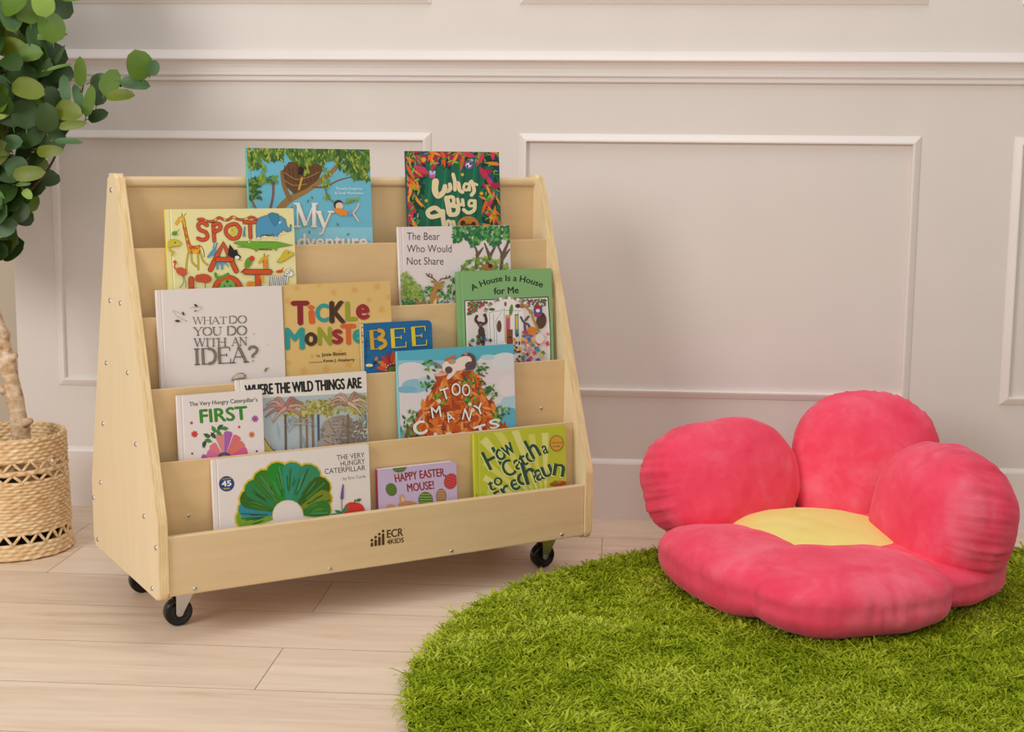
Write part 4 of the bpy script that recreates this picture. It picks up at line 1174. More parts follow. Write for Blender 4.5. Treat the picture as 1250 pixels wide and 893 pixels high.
BOOKS = [
 (0.2518, 0.5088, 0.2773, 0.1871, 4.5, 0.0100, 0.608, 'blue picture book with a tree house and swinging child, on the top tier', '6fbfd8', '6fc09a', [301, 180.5, 451, 182.5, 457.5, 352, 308.9, 358], draw_tree_house, {}),
 (0.5908, 0.8094, 0.2753, 0.1911, 4.5, 0.0060, 0.608, 'dark green jungle picture book with cream bubble lettering, on the top tier', '0f6a4c', '16325a', [495, 184.3, 609, 185.8, 613.9, 345.4, 501, 350], draw_bug, dict(paperback=True)),
 (0.0773, 0.3261, 0.2896, 0.1384, 4.5, 0.0110, 0.482, 'pale yellow picture book covered in cartoon animals with red letters', 'efe6a8', 'e0d24a', [202, 255.7, 358, 254.3, 365.8, 438.2, 211.4, 448.4], draw_spot, {}),
 (0.5482, 0.8062, 0.2503, 0.1404, 4.5, 0.0090, 0.482, 'white picture book with a deer in green bushes under trees', 'e9dedc', 'f2eeea', [486, 277.2, 622, 274.8, 626.5, 420.7, 491.6, 429.7], draw_bear, {}),
 (0.0463, 0.2868, 0.2713, 0.1046, 4.5, 0.0120, 0.356, 'plain white picture book with grey serif capitals and green page edges', 'e9dfdb', 'efe8e4', [191, 354.4, 344, 348.6, 351.4, 522.1, 200, 536], draw_idea, dict(pages='pages_green')),
 (0.2896, 0.5149, 0.2720, 0.1076, 4.5, 0.0090, 0.356, 'tan picture book with multicoloured block letters behind the small blue book', 'e2bf78', 'd8b468', [345, 348, 476, 343, 482.2, 509.7, 352.4, 521.6], draw_tickle, dict(paperback=True)),
 (0.6656, 0.8911, 0.2859, 0.1066, 4.5, 0.0100, 0.356, 'light green picture book with arched black title over a busy doorway picture', '86b878', '7aa86c', [558, 331.5, 673, 327.5, 677.7, 491.9, 563.8, 502.4], draw_house, {}),
 (0.4440, 0.5983, 0.1918, 0.0956, 4.5, 0.0118, 0.356, 'small blue board book with three big yellow letters', '0f68a0', 'e6cf8a', [441, 395.3, 527, 390.7, 531, 506.7, 445.6, 514.6], draw_bee, dict(kind='board')),
 (0.0619, 0.2233, 0.2100, 0.0565, 3.5, 0.0094, 0.230, 'small white picture book with green title over a pink petalled flower', 'ece2e0', 'f2ecea', [216, 483.5, 320, 475.5, 325.2, 611.7, 222.1, 623.9], draw_first, {}),
 (0.1766, 0.4399, 0.2284, 0.0660, 3.5, 0.0088, 0.230, 'wide book with black capitals above grey blue palm trees', 'ebe5de', 'efeae4', [288, 464.8, 447, 453.2, 451.5, 595.2, 293.9, 613.8], draw_palms, {}),
 (0.5073, 0.7720, 0.2632, 0.0602, 4.5, 0.0110, 0.230, 'sky blue picture book showing a heap of orange carrots', '62b8cc', '8fd0dc', [485, 429.2, 627, 419.8, 631.8, 574.8, 491, 591.5], draw_carrots, {}),
 (0.1145, 0.4255, 0.2169, 0.0246, 3.8, 0.0110, 0.106, 'widest white picture book with a big green leafy arch, on the lowest tier', 'ebe2de', 'f2ecea', [258.9, 561.6, 450, 542.3, 454.6, 677.9, 265.1, 705.2], draw_leaf_arch, {}),
 (0.4419, 0.6141, 0.1661, 0.0238, 3.5, 0.0125, 0.106, 'small lilac board book with painted eggs, on the lowest tier', 'cdb9da', 'b03a4a', [461, 573.3, 557, 562.7, 559.6, 662.8, 464.2, 676.6], draw_eggs, dict(kind='board')),
 (0.6571, 0.8732, 0.2157, 0.0236, 3.8, 0.0120, 0.106, 'lime green striped picture book with dark green curly letters', 'c2ca35', 'c8d030', [579, 530.1, 690, 518.9, 692.7, 643.7, 582.5, 659.6], draw_leprechaun, {}),
]
build_bookcase()
for (u0, u1, h, vb, tilt, th, z0, label, base, spine, q, fn, kw) in BOOKS:
    make_book(u0, u1, h, vb, tilt, th, z0, label, base, spine, Q(q), fn, **kw)

# ------------------------------------------------------------------ shag rug
RC = Vector((0.603, -1.128, 0))
RR = 0.938
def build_rug():
    root = empty('round_rug', (RC.x, RC.y, 0), label='round bright green shaggy rug under the pink flower seat', cat='rug')
    vs, fs = [], []
    n = 96
    prof = [(0.0, 0.008), (RR - 0.02, 0.008), (RR - 0.006, 0.006), (RR - 0.004, 0.0)]
    vs.append((0, 0, 0.008))
    for r, z in prof[1:]:
        for k in range(n): vs.append((r * math.cos(2 * PI * k / n), r * math.sin(2 * PI * k / n), z))
    for k in range(n):
        k2 = (k + 1) % n
        fs.append((0, 1 + k, 1 + k2))
        for i in range(2): fs.append((1 + i * n + k, 1 + (i + 1) * n + k, 1 + (i + 1) * n + k2, 1 + i * n + k2))
    bk = plain('rug_backing', '3f5a12', 0.9)
    from_py('backing', vs, fs, bk, root, smooth=False)
    import numpy as np
    rg = np.random.default_rng(7)
    # tufts, each a spray of soft ribbons
    sp = 0.0128
    gx = np.arange(-RR, RR, sp)
    X, Y = np.meshgrid(gx, gx)
    X = X.ravel() + rg.uniform(-.5, .5, X.size) * sp; Y = Y.ravel() + rg.uniform(-.5, .5, Y.size) * sp
    k = X ** 2 + Y ** 2 < (RR - 0.008) ** 2
    X, Y = X[k], Y[k]
    nt = X.size
    # slow lie of the pile from a few waves
    fx = np.sin(X * 9 + 1.3) + np.sin(Y * 11 + X * 5) * .8 + np.sin(X * 23 - Y * 17) * .6
    fy = np.cos(Y * 8 - .7) + np.sin(X * 13 + 2.1) * .8 + np.cos(X * 19 + Y * 25) * .6
    ta = np.arctan2(fy, fx) + rg.normal(0, 0.8, nt)
    tl = rg.uniform(0.35, 1.25, nt)
    th_ = rg.uniform(.75, 1.15, nt)
    cell = {}
    gq = rg.uniform(0, 1, (90, 90))
    def soft(step):
        fx_ = (X + RR) / step; fy_ = (Y + RR) / step
        ix = np.floor(fx_).astype(int) % 88; iy = np.floor(fy_).astype(int) % 88
        ux = fx_ - np.floor(fx_); uy = fy_ - np.floor(fy_)
        ux = ux * ux * (3 - 2 * ux); uy = uy * uy * (3 - 2 * uy)
        return (gq[ix, iy] * (1 - ux) + gq[ix + 1, iy] * ux) * (1 - uy) + (gq[ix, iy + 1] * (1 - ux) + gq[ix + 1, iy + 1] * ux) * uy
    n1, n2 = soft(0.034), soft(0.15)
    tt = np.clip(0.5 + (n1 - .5) * 1.1 + (n2 - .5) * 0.9 + rg.normal(0, .18, nt), 0, 1)  # random tuft tone plus light and shade of the nap put into the colour
    th_ = th_ * (0.80 + 0.4 * n1)
    tl = tl * (1.35 - 0.7 * n2)
    m = 18
    x0 = np.repeat(X, m) + rg.normal(0, .0016, nt * m); y0 = np.repeat(Y, m) + rg.normal(0, .0016, nt * m)
    N = x0.size
    a = np.repeat(ta, m) + rg.normal(0, 1.5, N)
    lean = np.repeat(tl, m) * rg.uniform(.4, 1.5, N)
    L = rg.uniform(.014, .023, N) * np.repeat(th_, m)
    wd = rg.uniform(.0013, .0021, N)
    dx, dy = np.cos(a), np.sin(a)
    b = a + rg.uniform(-1.5, 1.5, N) + PI / 2
    wx, wy = np.cos(b) * wd, np.sin(b) * wd
    curl = rg.normal(0, .8, N)
    V = np.zeros((N, 7, 3), dtype=np.float32)
    for i, (s, wq) in enumerate(((0.0, .8), (.5, 1.0), (.88, 1.0))):
        th = lean * s * 1.05
        r_ = L * (s * np.sin(th * .8 + .12)); z_ = .007 + L * (s * np.cos(th * .8) * 1.02)
        cx = x0 + dx * r_ - dy * curl * L * s * s; cy = y0 + dy * r_ + dx * curl * L * s * s
        V[:, 2 * i, 0] = cx - wx * wq; V[:, 2 * i, 1] = cy - wy * wq; V[:, 2 * i, 2] = z_
        V[:, 2 * i + 1, 0] = cx + wx * wq; V[:, 2 * i + 1, 1] = cy + wy * wq; V[:, 2 * i + 1, 2] = z_
    th = lean * 1.05
    r_ = L * np.sin(th * .8 + .12); z_ = .007 + L * np.cos(th * 1.0) * .92
    V[:, 6, 0] = x0 + dx * r_ - dy * curl * L; V[:, 6, 1] = y0 + dy * r_ + dx * curl * L; V[:, 6, 2] = np.maximum(z_, .006)
    me = bpy.data.meshes.new('pile')
    idx = np.arange(N)[:, None] * 7
    quads = np.concatenate([idx + np.array([[0, 1, 3, 2]]), idx + np.array([[2, 3, 5, 4]])], axis=1)   # (N, 8)
    tris = idx + np.array([[4, 5, 6]])
    loops = np.concatenate([quads, tris], axis=1).ravel().astype(np.int32)
    ls = (np.arange(N)[:, None] * 11 + np.array([[0, 4, 8]])).ravel().astype(np.int32)
    me.vertices.add(N * 7); me.vertices.foreach_set('co', V.ravel())
    me.loops.add(loops.size); me.loops.foreach_set('vertex_index', loops)
    me.polygons.add(N * 3); me.polygons.foreach_set('loop_start', ls)
    me.update(calc_edges=True)
    me.validate()
    tone = np.repeat(np.clip(np.repeat(tt, m) * .75 + rg.uniform(0, .28, N), 0, 1), 7).astype(np.float32)
    at = me.attributes.new('tone', 'FLOAT', 'POINT')
    at.data.foreach_set('value', tone)
    t = NT('rug_yarn')
    an = t.n('ShaderNodeAttribute'); an.attribute_name = 'tone'
    t.color(t.ramp(an.outputs['Fac'], [(0.0, '7f951a'), (0.4, 'a4b626'), (0.75, 'bccb3a'), (1.0, 'd2de5c')]))
    t.set(Roughness=0.85)
    t.b.inputs['Specular IOR Level'].default_value = 0.1
    tr = t.n('ShaderNodeBsdfTranslucent')
    tr.inputs['Color'].default_value = (*lin('a8bc28'), 1)
    mx = t.n('ShaderNodeMixShader'); mx.inputs[0].default_value = 0.25
    out = t.t.nodes['Material Output']
    t.l(t.b.outputs[0], mx.inputs[1]); t.l(tr.outputs[0], mx.inputs[2]); t.l(mx.outputs[0], out.inputs[0])
    o = link('pile', me, t.m, root)
    tag(o, kind='stuff')
build_rug()

# ------------------------------------------------------------------ flower seat
def velvet(name, c_lo, c_mid, c_hi, sheen):
    t = NT(name)
    v = t.coords()
    f = t.noise(v, 8, 5, 0.55, 0.5)
    g = t.noise(v, 34, 4, 0.6, 0.4)
    ad = t.n('ShaderNodeMath', operation='MULTIPLY_ADD'); ad.inputs[1].default_value = 0.35
    t.l(g, ad.inputs[0]); t.l(f, ad.inputs[2])
    t.color(t.ramp(ad.outputs[0], [(0.45, c_lo), (0.68, c_mid), (0.9, c_hi)]))
    t.set(Roughness=0.85)
    t.b.inputs['Sheen Weight'].default_value = 0.5
    t.b.inputs['Sheen Roughness'].default_value = 0.4
    t.b.inputs['Sheen Tint'].default_value = (*lin(sheen), 1)
    t.b.inputs['Specular IOR Level'].default_value = 0.1
    t.bump(t.noise(v, 900, 2), 0.15, 0.0006)
    return t.m

def cushion(name, c, ax, nrm, ra, rb, th, parent, m, egg=0.0, rim=2.3, gather=0.004, gfreq=34, gzone=(0, 0), cup=0.0, seed=0, flat=2.3, wr=0.004):
    """a stuffed pad: in-plane axes ax and bx, thickness along nrm, sewn round its rim.
    egg widens the outer end, gather puckers the cloth along the seam, cup bends the pad"""
    ax = Vector(ax).normalized(); nrm = Vector(nrm).normalized()
    ax = (ax - nrm * ax.dot(nrm)).normalized()
    bx = nrm.cross(ax)
    c = Vector(c)
    NU, NV = 168, 72
    vs, fs = [], []
    for j in range(NV + 1):
        ph = -PI / 2 + PI * j / NV
        # rho: distance from centre (0..1), side: sign of thickness
        s = math.sin(ph)
        rho = math.cos(ph)
        hz = math.copysign(abs(s) ** (2.0 / flat), s)
        rho = max(0.0, 1 - abs(hz) ** flat) ** (1 / flat)
        seam = math.exp(-(s / 0.09) ** 2)
        near = math.exp(-(s / 0.42) ** 2)
        for i in range(NU):
            t = 2 * PI * i / NU
            ct, st = math.cos(t), math.sin(t)
            k = (abs(ct) ** rim + abs(st) ** rim) ** (-1 / rim)
            a, b = k * ct, k * st
            a *= 1 + egg * b
            gn = mnoise.noise(Vector((ct * gfreq * .3, st * gfreq * .3, seed * 7.3 + s * .8))) + 0.5 * mnoise.noise(Vector((ct * gfreq * .7, st * gfreq * .7, seed * 2.3 + s)))
            g = gather * (near if 0 < j < NV else 0.0) * (gn * 1.6 - 0.25)
            if gzone[1]:
                dd = (t - gzone[0] + PI) % (2 * PI) - PI
                g *= math.exp(-(dd / gzone[1]) ** 2)
            q = 1 - 0.010 * seam
            p = Vector((a * ra * rho * q, b * rb * rho * q, hz * th))
            p3 = c + ax * p.x + bx * p.y + nrm * (p.z + cup * (p.x * p.x / (ra * ra)) * th)
            nd = mnoise.noise(Vector((p.x * 9 + seed * 3.1, p.y * 9, p.z * 9))) * wr * 1.6 + mnoise.noise(Vector((p.x * 24, p.y * 24 + seed * 5, p.z * 24))) * wr * 0.5
            out = (ax * (p.x / (ra * ra)) + bx * (p.y / (rb * rb)) + nrm * (p.z / (th * th)))
            if out.length > 1e-6: out.normalize()
            p3 = p3 + out * (nd + g)
            p3.z = max(p3.z, 0.016 + 0.12 * max(0.0, 0.0))
            vs.append(tuple(p3))
    for j in range(NV):
        for i in range(NU):
            i2 = (i + 1) % NU
            fs.append((j * NU + i, j * NU + i2, (j + 1) * NU + i2, (j + 1) * NU + i))
    me = bpy.data.meshes.new(name)
    me.from_pydata(vs, [], fs)
    bm = bmesh.new(); bm.from_mesh(me)
    bmesh.ops.remove_doubles(bm, verts=bm.verts, dist=1e-6)
    bmesh.ops.recalc_face_normals(bm, faces=bm.faces)
    bm.to_mesh(me); bm.free()
    return link(name, me, m, parent, smooth=True)

def build_flower():
    root = empty('flower_floor_seat', (0, 0, 0), label='pink plush flower shaped floor seat with yellow centre, on the green rug', cat='floor seat')
    root.location = (0.46, -0.55, 0.0)
    pk = velvet('pink_velvet', 'ef4260', 'f5556f', 'f87389', 'ffa0b0')
    yl = velvet('yellow_velvet', 'f0e080', 'f3e58a', 'f5e998', 'fff4b8')
    ox = Vector((0.46, -0.55, 0.0))
    def L(*p): return Vector(p) - ox
    cushion('base_cushion', L(0.50, -0.535, 0.072), (1, 0, 0), (0, 0, 1), 0.288, 0.280, 0.056, root, pk, seed=1, gather=0.002, flat=3.0)
    o = cushion('seat_center', L(0.425, -0.53, 0.102), (1, 0, 0), (0, 0, 1), 0.185, 0.185, 0.046, root, yl, seed=2, gather=0.001, flat=2.0)
    o['label'] = 'yellow domed plush centre'
    # two low petals in front
    cushion('petal', L(0.436, -0.790, 0.077), (0.935, 0.354, 0), (0.0, 0.0, 1), 0.194, 0.156, 0.064, root, pk, seed=3, gather=0.003, rim=2.7, flat=2.8, gfreq=40)
    cushion('petal', L(0.255, -0.668, 0.078), (-0.42, 0.91, 0), (0, 0, 1), 0.205, 0.125, 0.063, root, pk, seed=4, gather=0.003, rim=2.8, flat=2.8, gfreq=40)
    # three raised petals
    cushion('petal', L(0.236, -0.37, 0.186), (0.85, 0.5, 0), (0.515, -0.857, 0.28), 0.183, 0.131, 0.106, root, pk, seed=5, gather=0.005, gfreq=60, gzone=(PI, 1.5), rim=2.5, flat=2.4)
    cushion('petal', L(0.556, -0.29, 0.203), (1, 0.02, 0), (0.0, -0.95, 0.25), 0.162, 0.170, 0.092, root, pk, seed=6, gather=0.0035, gfreq=56, gzone=(PI * .35, 1.2), rim=2.5, flat=2.5)
    cushion('petal', L(0.662, -0.575, 0.168), (-0.25, 0.95, 0), (-0.95, -0.27, 0.16), 0.178, 0.144, 0.116, root, pk, seed=7, gather=0.006, gfreq=60, rim=2.4, flat=2.4)
build_flower()

# ------------------------------------------------------------------ wicker basket
TBX, TBY = -1.336, -0.41
def build_basket():
    root = empty('wicker_basket', (TBX, TBY, 0), label='round woven straw basket holding the leafy tree by the wall', cat='basket')
    t = NT('woven_straw')
    v = t.coords((1, 1, 1))
    f = t.noise(t.coords((60, 60, 140)), 1.0, 3)
    g = t.noise(v, 14, 3)
    ad = t.n('ShaderNodeMath', operation='MULTIPLY_ADD'); ad.inputs[1].default_value = 0.5
    t.l(g, ad.inputs[0]); t.l(f, ad.inputs[2])
    t.color(t.ramp(ad.outputs[0], [(0.45, 'cba069'), (0.7, 'e2bf8e'), (0.95, 'f0dab2')]))
    t.set(Roughness=0.6)
    straw = t.m
    NS = 34
    def R(z): return 0.1285 - 0.020 * (z / 0.265) * 0.3 + 0.004 * math.exp(-(z / 0.02) ** 2)
    def section(z0, z1, rows):
        vs, fs = [], []
        nu = NS * 8; per = 6
        nv = rows * per
        hz = (z1 - z0) / rows
        rn = random.Random(int(z0 * 1000) + 3)
        rowj = [rn.uniform(-.0012, .0012) for _ in range(rows + 1)]
        for j in range(nv + 1):
            z = z0 + (z1 - z0) * j / nv
            row = min(rows - 1, j // per); fr = (j - row * per) / per
            coil = math.sin(PI * fr) ** 0.6 if 0 < fr < 1 else 0.0
            for i in range(nu):
                th = 2 * PI * i / nu
                wv = math.cos(NS * th + PI * row)
                jit = mnoise.noise(Vector((math.cos(th) * 9, math.sin(th) * 9, row * 1.7))) 
                r = R(z) + coil * (0.0030 + 0.0019 * wv + 0.0012 * jit) - 0.0005
                zz = z + 0.0008 * math.sin(NS * th / 2 + row * PI) + 0.0012 * jit + rowj[row] * .5
                vs.append((r * math.cos(th), r * math.sin(th), zz))
        for j in range(nv):
            for i in range(nu):
                i2 = (i + 1) % nu
                fs.append((j * nu + i, j * nu + i2, (j + 1) * nu + i2, (j + 1) * nu + i))
        # inside wall
        b = len(vs)
        for j in range(nv + 1):
            z = z0 + (z1 - z0) * j / nv
            row = min(rows - 1, j // per); fr = (j - row * per) / per
            coil = math.sin(PI * fr) ** 0.6 if 0 < fr < 1 else 0.0
            for i in range(nu):
                th = 2 * PI * i / nu
                r = R(z) - 0.006 - coil * (0.002 - 0.002 * math.cos(NS * th + PI * row))
                vs.append((r * math.cos(th), r * math.sin(th), z))
        for j in range(nv):
            for i in range(nu):
                i2 = (i + 1) % nu
                fs.append((b + j * nu + i2, b + j * nu + i, b + (j + 1) * nu + i, b + (j + 1) * nu + i2))
        for i in range(nu):
            i2 = (i + 1) % nu
            fs.append((i2, i, b + i, b + i2)); e = nv * nu
            fs.append((e + i, e + i2, b + e + i2, b + e + i))
        return vs, fs
    for nm, z0, z1, rows in (('foot_band', 0.002, 0.036, 4), ('woven_wall', 0.056, 0.172, 16), ('woven_cord', 0.185, 0.196, 1), ('rim_band', 0.213, 0.262, 6)):
        vs, fs = section(z0, z1, rows)
        if nm == 'rim_band':
            for q in (0,):
                for s in range(2):
                    pts = []
                    for i in range(NS * 6 + 1):
                        th = 2 * PI * i / (NS * 6)
                        rr = R(0.262) - 0.003 + 0.0022 * math.cos(NS * th * .75 + s * PI); z = 0.2615 + 0.0018 * math.sin(NS * th * .75 + s * PI)
                        pts.append((rr * math.cos(th), rr * math.sin(th), z))
                    tube(vs, fs, pts, 0.0026, 6)
        from_py(nm, vs, fs, straw, root, smooth=True)
    # open lattice of crossed straw between the bands
    rn = random.Random(9)
    for z0, z1, n in ((0.034, 0.058, 22), (0.170, 0.187, 20), (0.194, 0.215, 20)):
        vs, fs = [], []
        for i in range(n):
            a0 = 2 * PI * i / n; a1 = a0 + PI / n * 1.0
            for s0, s1 in ((a0, a1), (a1 + PI / n * .1, a0 + 2 * PI / n + PI / n * .1)):
                zs, ze = (z0, z1) if s0 == a0 else (z1, z0)
                pts = []
                for k in range(4):
                    q = k / 3; th = s0 + (s1 - s0) * q; z = zs + (ze - zs) * q
                    r = R(z) - 0.001 + rn.uniform(-.001, .001)
                    pts.append((r * math.cos(th), r * math.sin(th), z))
                tube(vs, fs, pts, 0.0034, 6)
        from_py('lattice', vs, fs, straw, root, smooth=True)
    vs, fs = [], []
    n = 48
    for k in range(n): vs.append((0.124 * math.cos(2 * PI * k / n), 0.124 * math.sin(2 * PI * k / n), 0.003))
    fs.append(tuple(range(n)))
    b = len(vs)
    for k in range(n): vs.append((0.124 * math.cos(2 * PI * k / n), 0.124 * math.sin(2 * PI * k / n), 0.008))
    fs.append(tuple(range(b, b + n)))
    for k in range(n): fs.append((k, (k + 1) % n, b + (k + 1) % n, b + k))
    from_py('basket_floor', vs, fs, straw, root)
build_basket()

# ------------------------------------------------------------------ leafy tree standing in the basket
LEAVES = [(0.067, 1.156, 0.033, 0.017, 70, 4), (0.086, 1.158, 0.031, 0.019, 80, 3), (0.12, 1.165, 0.028, 0.027, 80, 0), (0.158, 1.175, 0.025, 0.02, 80, 4), (0.164, 1.131, 0.03, 0.024, 80, 0), (0.154, 1.114, 0.03, 0.007, -8, 2), (0.071, 1.088, 0.033, 0.019, 10, 2), (0.029, 1.145, 0.031, 0.02, 80, 3), (0.13, 1.113, 0.027, 0.024, 80, 3), (0.115, 1.077, 0.024, 0.016, 0, 0), (0.168, 1.072, 0.024, 0.004, -55, 1), (0.177, 1.049, 0.025, 0.003, -15, 0), (0.134, 1.046, 0.023, 0.019, 0, 1), (0.092, 1.031, 0.033, 0.023, 5, 1), (0.048, 1.0, 0.031, 0.028, 80, 3), (0.119, 1.003, 0.031, 0.02, 18, 2), (0.031, 0.981, 0.034, 0.012, 70, 4), (0.213, 1.04, 0.028, 0.011, -84, 0), (0.238, 1.027, 0.02, 0.011, -18, 3), (0.266, 1.021, 0.027, 0.017, -65, 0), (0.34, 1.055, 0.028, 0.025, 80, 0), (0.369, 1.049, 0.015, 0.011, 110, 3), (0.326, 1.018, 0.028, 0.012, 8, 3), (0.292, 0.993, 0.029, 0.012, -2, 2), (0.18, 1.007, 0.027, 0.01, 80, 3), (0.203, 0.99, 0.025, 0.009, 72, 3), (0.238, 1.0, 0.025, 0.017, 98, 1), (0.228, 0.981, 0.03, 0.01, -80, 0), (0.233, 0.952, 0.02, 0.012, -20, 1), (0.189, 0.959, 0.03, 0.019, 14, 2), (0.2, 0.93, 0.028, 0.008, -8, 2), (0.152, 0.944, 0.028, 0.02, 95, 1), (0.153, 0.987, 0.023, 0.016, 70, 1), (0.117, 0.978, 0.023, 0.018, 80, 0), (0.103, 0.953, 0.029, 0.024, 80, 1), (0.068, 0.962, 0.033, 0.026, 80, 1), (0.039, 0.944, 0.025, 0.006, -8, 4), (0.205, 1.193, 0.027, 0.007, -8, 0), (0.041, 0.883, 0.031, 0.017, 10, 2), (0.075, 0.893, 0.019, 0.015, -10, 3), (0.041, 0.851, 0.027, 0.007, -35, 2), (0.146, 0.876, 0.029, 0.011, -3, 2), (0.196, 0.897, 0.027, 0.006, 3, 3), (0.1, 0.829, 0.031, 0.014, -6, 2), (0.074, 0.839, 0.024, 0.02, 80, 3), (0.085, 0.807, 0.016, 0.004, -5, 0), (0.094, 0.787, 0.012, 0.008, 45, 4), (0.071, 0.75, 0.019, 0.019, -30, 1), (0.034, 0.725, 0.027, 0.027, 0, 3), (0.018, 0.769, 0.018, 0.014, 70, 3), (0.034, 0.773, 0.02, 0.018, 60, 0), (0.018, 0.69, 0.02, 0.006, -18, 2), (0.006, 0.661, 0.022, 0.014, 80, 1), (0.132, 0.928, 0.037, 0.035, 0, 1), (0.142, 0.897, 0.027, 0.024, 110, 1), (0.103, 0.913, 0.027, 0.027, 0, 1), (0.061, 0.932, 0.035, 0.024, 0, 1), (0.031, 0.804, 0.027, 0.024, 80, 1), (0.066, 0.785, 0.024, 0.022, 80, 1), (0.025, 0.839, 0.027, 0.024, 80, 1)]
def build_tree():
    root = empty('artificial_tree', (TBX, TBY, 0.008), label='leafy green artificial tree with pale birch trunk in the straw basket', cat='tree')
    zb = 0.008
    t = NT('birch_bark')
    f = t.noise(t.coords((22, 22, 30)), 2.0, 5, 0.65)
    t.color(t.ramp(f, [(0.28, '4a3b2c'), (0.36, 'b08c66'), (0.52, 'd4b592'), (0.72, 'e6dccb')]))
    t.set(Roughness=0.8); t.bump(f, 0.35, 0.002)
    bark = t.m
    vs, fs = [], []
    path = smooth_path([(0.036, 0.03, 0.05), (0.036, 0.012, 0.16), (0.031, 0.0, 0.267), (0.012, -0.004, 0.40), (-0.006, 0.0, 0.475), (-0.045, 0.005, 0.62), (-0.065, 0.0, 0.78), (-0.06, 0, 0.95), (-0.05, 0, 1.10), (-0.04, 0, 1.25)], 6)
    n = len(path)
    rr = []
    for i, p in enumerate(path):
        q = i / (n - 1)
        r = 0.0215 - 0.0125 * q
        for zk, am in ((0.475, 0.006), (0.415, 0.003), (0.345, 0.0045), (0.27, 0.003)):
            r += am * math.exp(-((p.z - zk) / 0.010) ** 2)
        rr.append(r)
    tube(vs, fs, [(p.x, p.y, p.z - zb) for p in path], rr, 14)
    for (x, z, dx, dz) in ((0.018, 0.425, 0.016, 0.012), (0.004, 0.355, -0.018, 0.01), (0.045, 0.285, 0.018, 0.006)):   # knots and stubs
        tube(vs, fs, [(x, -0.008, z - zb), (x + dx * .6, -0.012, z + dz * .6 - zb), (x + dx, -0.014, z + dz - zb)], [0.012, 0.008, 0.006], 8)
    from_py('trunk', vs, fs, bark, root, smooth=True)
    # dark pot hidden inside the basket
    vs, fs = [], []
    nn = 32
    for r, z in ((0.085, 0.002), (0.098, 0.13), (0.102, 0.13), (0.102, 0.138), (0.096, 0.138), (0.094, 0.12)):
        for k in range(nn): vs.append((r * math.cos(2 * PI * k / nn), r * math.sin(2 * PI * k / nn), z))
    for i in range(5):
        for k in range(nn): fs.append((i * nn + k, i * nn + (k + 1) % nn, (i + 1) * nn + (k + 1) % nn, (i + 1) * nn + k))
    fs.append(tuple(range(nn))[::-1]); fs.append(tuple(range(5 * nn, 6 * nn)))
    from_py('inner_pot', vs, fs, plain('black_pot', '1a1a1a', 0.6), root, smooth=False)
    # twigs
    rn = random.Random(21)
    twig = plain('green_twig', '5f7a30', 0.6)
    brown = plain('brown_twig', '5a4a2e', 0.7)
    vs, fs = [], []
    main = [[(-0.05, 0, 0.62), (0.05, -0.02, 0.77), (0.115, -0.03, 0.84), (0.16, -0.035, 0.92), (0.21, -0.04, 0.975), (0.27, -0.04, 1.01), (0.315, -0.04, 1.045)],
            [(0.16, -0.035, 0.92), (0.185, -0.04, 0.96), (0.205, -0.04, 1.03)], [(0.24, -0.04, 0.99), (0.275, -0.045, 0.998)], [(0.28, -0.04, 1.015), (0.305, -0.045, 1.02)],
            [(-0.06, 0, 0.72), (0.01, -0.04, 0.85), (0.06, -0.07, 0.98), (0.10, -0.08, 1.08), (0.14, -0.08, 1.15), (0.17, -0.08, 1.19), (0.20, -0.08, 1.20)],
            [(-0.06, 0, 0.64), (0.0, -0.04, 0.71), (0.05, -0.07, 0.78), (0.09, -0.07, 0.83)], [(-0.05, 0, 0.9), (0.04, -0.04, 0.99), (0.12, -0.07, 1.05), (0.17, -0.07, 1.07)],
            [(-0.06, 0.0, 0.72), (-0.03, -0.04, 0.68), (0.01, -0.07, 0.655)]]
    for p in main:
        q = smooth_path(p, 5)
        tube(vs, fs, [(v.x, v.y + 0.035, v.z - zb) for v in q], [0.0036 - 0.0024 * i / (len(q) - 1) for i in range(len(q))], 6)
    from_py('branches', vs, fs, brown, root, smooth=True)
    cols = ['58781c', '2e4a12', '697718', '466a3a', '8cab48']
    mats = []
    for i, c in enumerate(cols):
        tt = NT('leaf_green_%s' % c)
        rgb = lin(c)
        f = tt.noise(tt.coords(), 25, 3)
        mx = tt.n('ShaderNodeMix', data_type='RGBA')
        mx.inputs['A'].default_value = (*[x * 0.72 for x in rgb], 1); mx.inputs['B'].default_value = (*[min(1, x * 1.15) for x in rgb], 1)
        tt.l(f, mx.inputs['Factor']); tt.color(mx.outputs['Result'])
        tt.set(Roughness=0.5)
        tt.bump(tt.noise(tt.coords(), 160, 3), 0.2, 0.001)
        mats.append(tt.m)
    mats.append(twig)
    vs, fs, ms = [], [], []
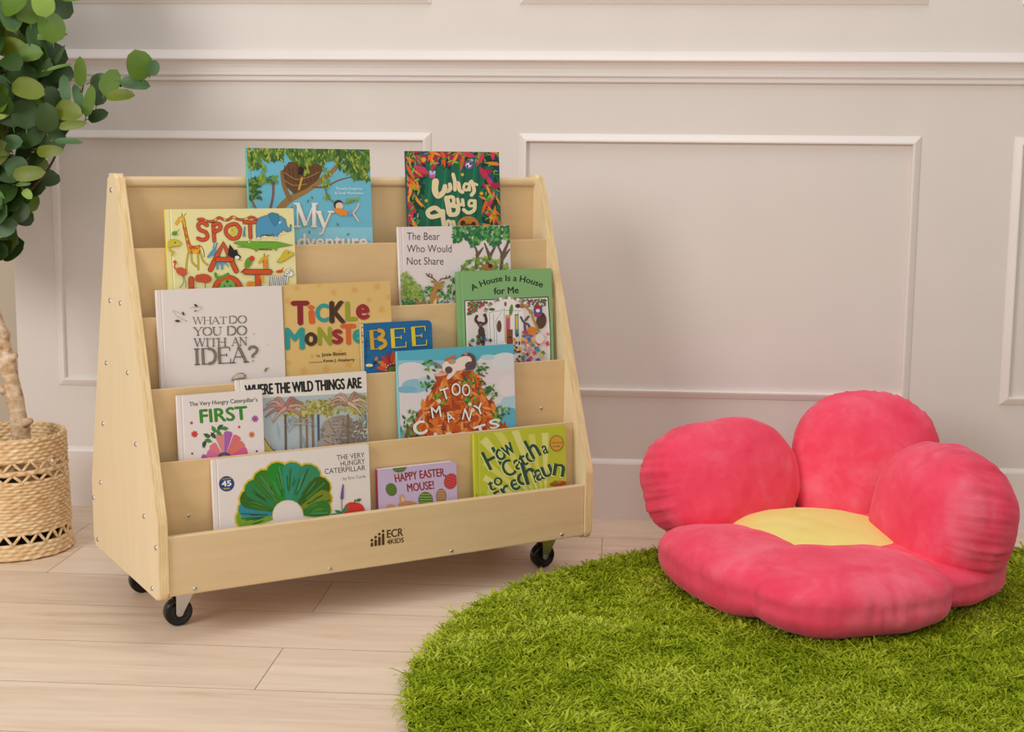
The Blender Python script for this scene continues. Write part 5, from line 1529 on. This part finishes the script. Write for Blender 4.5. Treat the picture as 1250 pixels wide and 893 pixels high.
    def leaf(c, along, face, a, b, mi, fold=0.12, bend=0.15):
        along = along.normalized(); face = (face - along * face.dot(along)).normalized(); side = along.cross(face)
        base = len(vs); NA, NB = 9, 5
        for i in range(NA):
            q = -1 + 2 * i / (NA - 1)
            wv = math.sqrt(max(0, 1 - abs(q) ** 2.2)) * (1 - 0.10 * q)
            for j in range(NB):
                s = -1 + 2 * j / (NB - 1)
                p = c + along * (q * a) + side * (s * b * wv) + face * (abs(s) * wv * b * fold - q * q * a * bend)
                vs.append((p.x, p.y, p.z - zb))
        for i in range(NA - 1):
            for j in range(NB - 1):
                fs.append((base + i * NB + j, base + i * NB + j + 1, base + (i + 1) * NB + j + 1, base + (i + 1) * NB + j)); ms.append(mi)
        # leaf stalk
        k = len(fs)
        e = c - along * (a * 1.0)
        tube(vs, fs, [(e.x, e.y, e.z - zb), tuple(e - along * a * .3 - face * a * .12 - Vector((0, 0, zb)))], 0.0011, 5)
        ms.extend([5] * (len(fs) - k))
    view = Vector((0.42, -0.9, 0.12))
    for k, (x, z, a, b, rot, sh) in enumerate(LEAVES):
        t = -math.radians(rot)
        dark = (sh == 1 and k > 52)
        y = -0.05 - 0.05 * rn.random() + (0.05 if dark else 0) + (0.04 if x > 0.2 else 0)
        e1 = Vector((math.cos(t), rn.uniform(-.25, .25), math.sin(t)))
        if e1.x < 0 and x > 0.1 and abs(e1.x) > .4: e1 = -e1
        if abs(e1.z) > 0.85 and e1.z < 0 and z > 0.9: e1 = -e1
        fc = view + Vector((rn.uniform(-.25, .25), 0, rn.uniform(-.1, .35)))
        leaf(Vector((x, y, z)), e1, fc, a * 1.16, b * 1.18, sh, fold=rn.uniform(.05, .2), bend=rn.uniform(.05, .22))
    for k in range(620):      # the rest of the crown, all round the trunk
        z = rn.uniform(0.66, 1.32)
        half = 0.20 * max(0.0, min(1.0, (z - 0.60) / 0.22)) ** 0.7
        lim = 0.005 + max(0.0, min(0.125, (z - 0.66) * 0.46))
        an = rn.uniform(0, 2 * PI)
        rr_ = half * math.sqrt(rn.random())
        x = -0.09 + (rr_ + .02) * math.cos(an) * 1.15; y = 0.02 + rr_ * math.sin(an)
        if x > lim: continue
        d = Vector((math.cos(an) + rn.uniform(-.6, .6), math.sin(an) + rn.uniform(-.6, .6), rn.uniform(-.7, .7)))
        fc = Vector((rn.uniform(-.6, .8), -1, rn.uniform(-.3, .9)))
        leaf(Vector((x, y, z)), d, fc, rn.uniform(.026, .036), rn.uniform(.021, .030), rn.choice([0, 1, 1, 1, 3, 2, 0, 1]), rn.uniform(.05, .2), rn.uniform(.05, .2))
    from_py('foliage', vs, fs, mats, root, smooth=True, idx=ms)
build_tree()
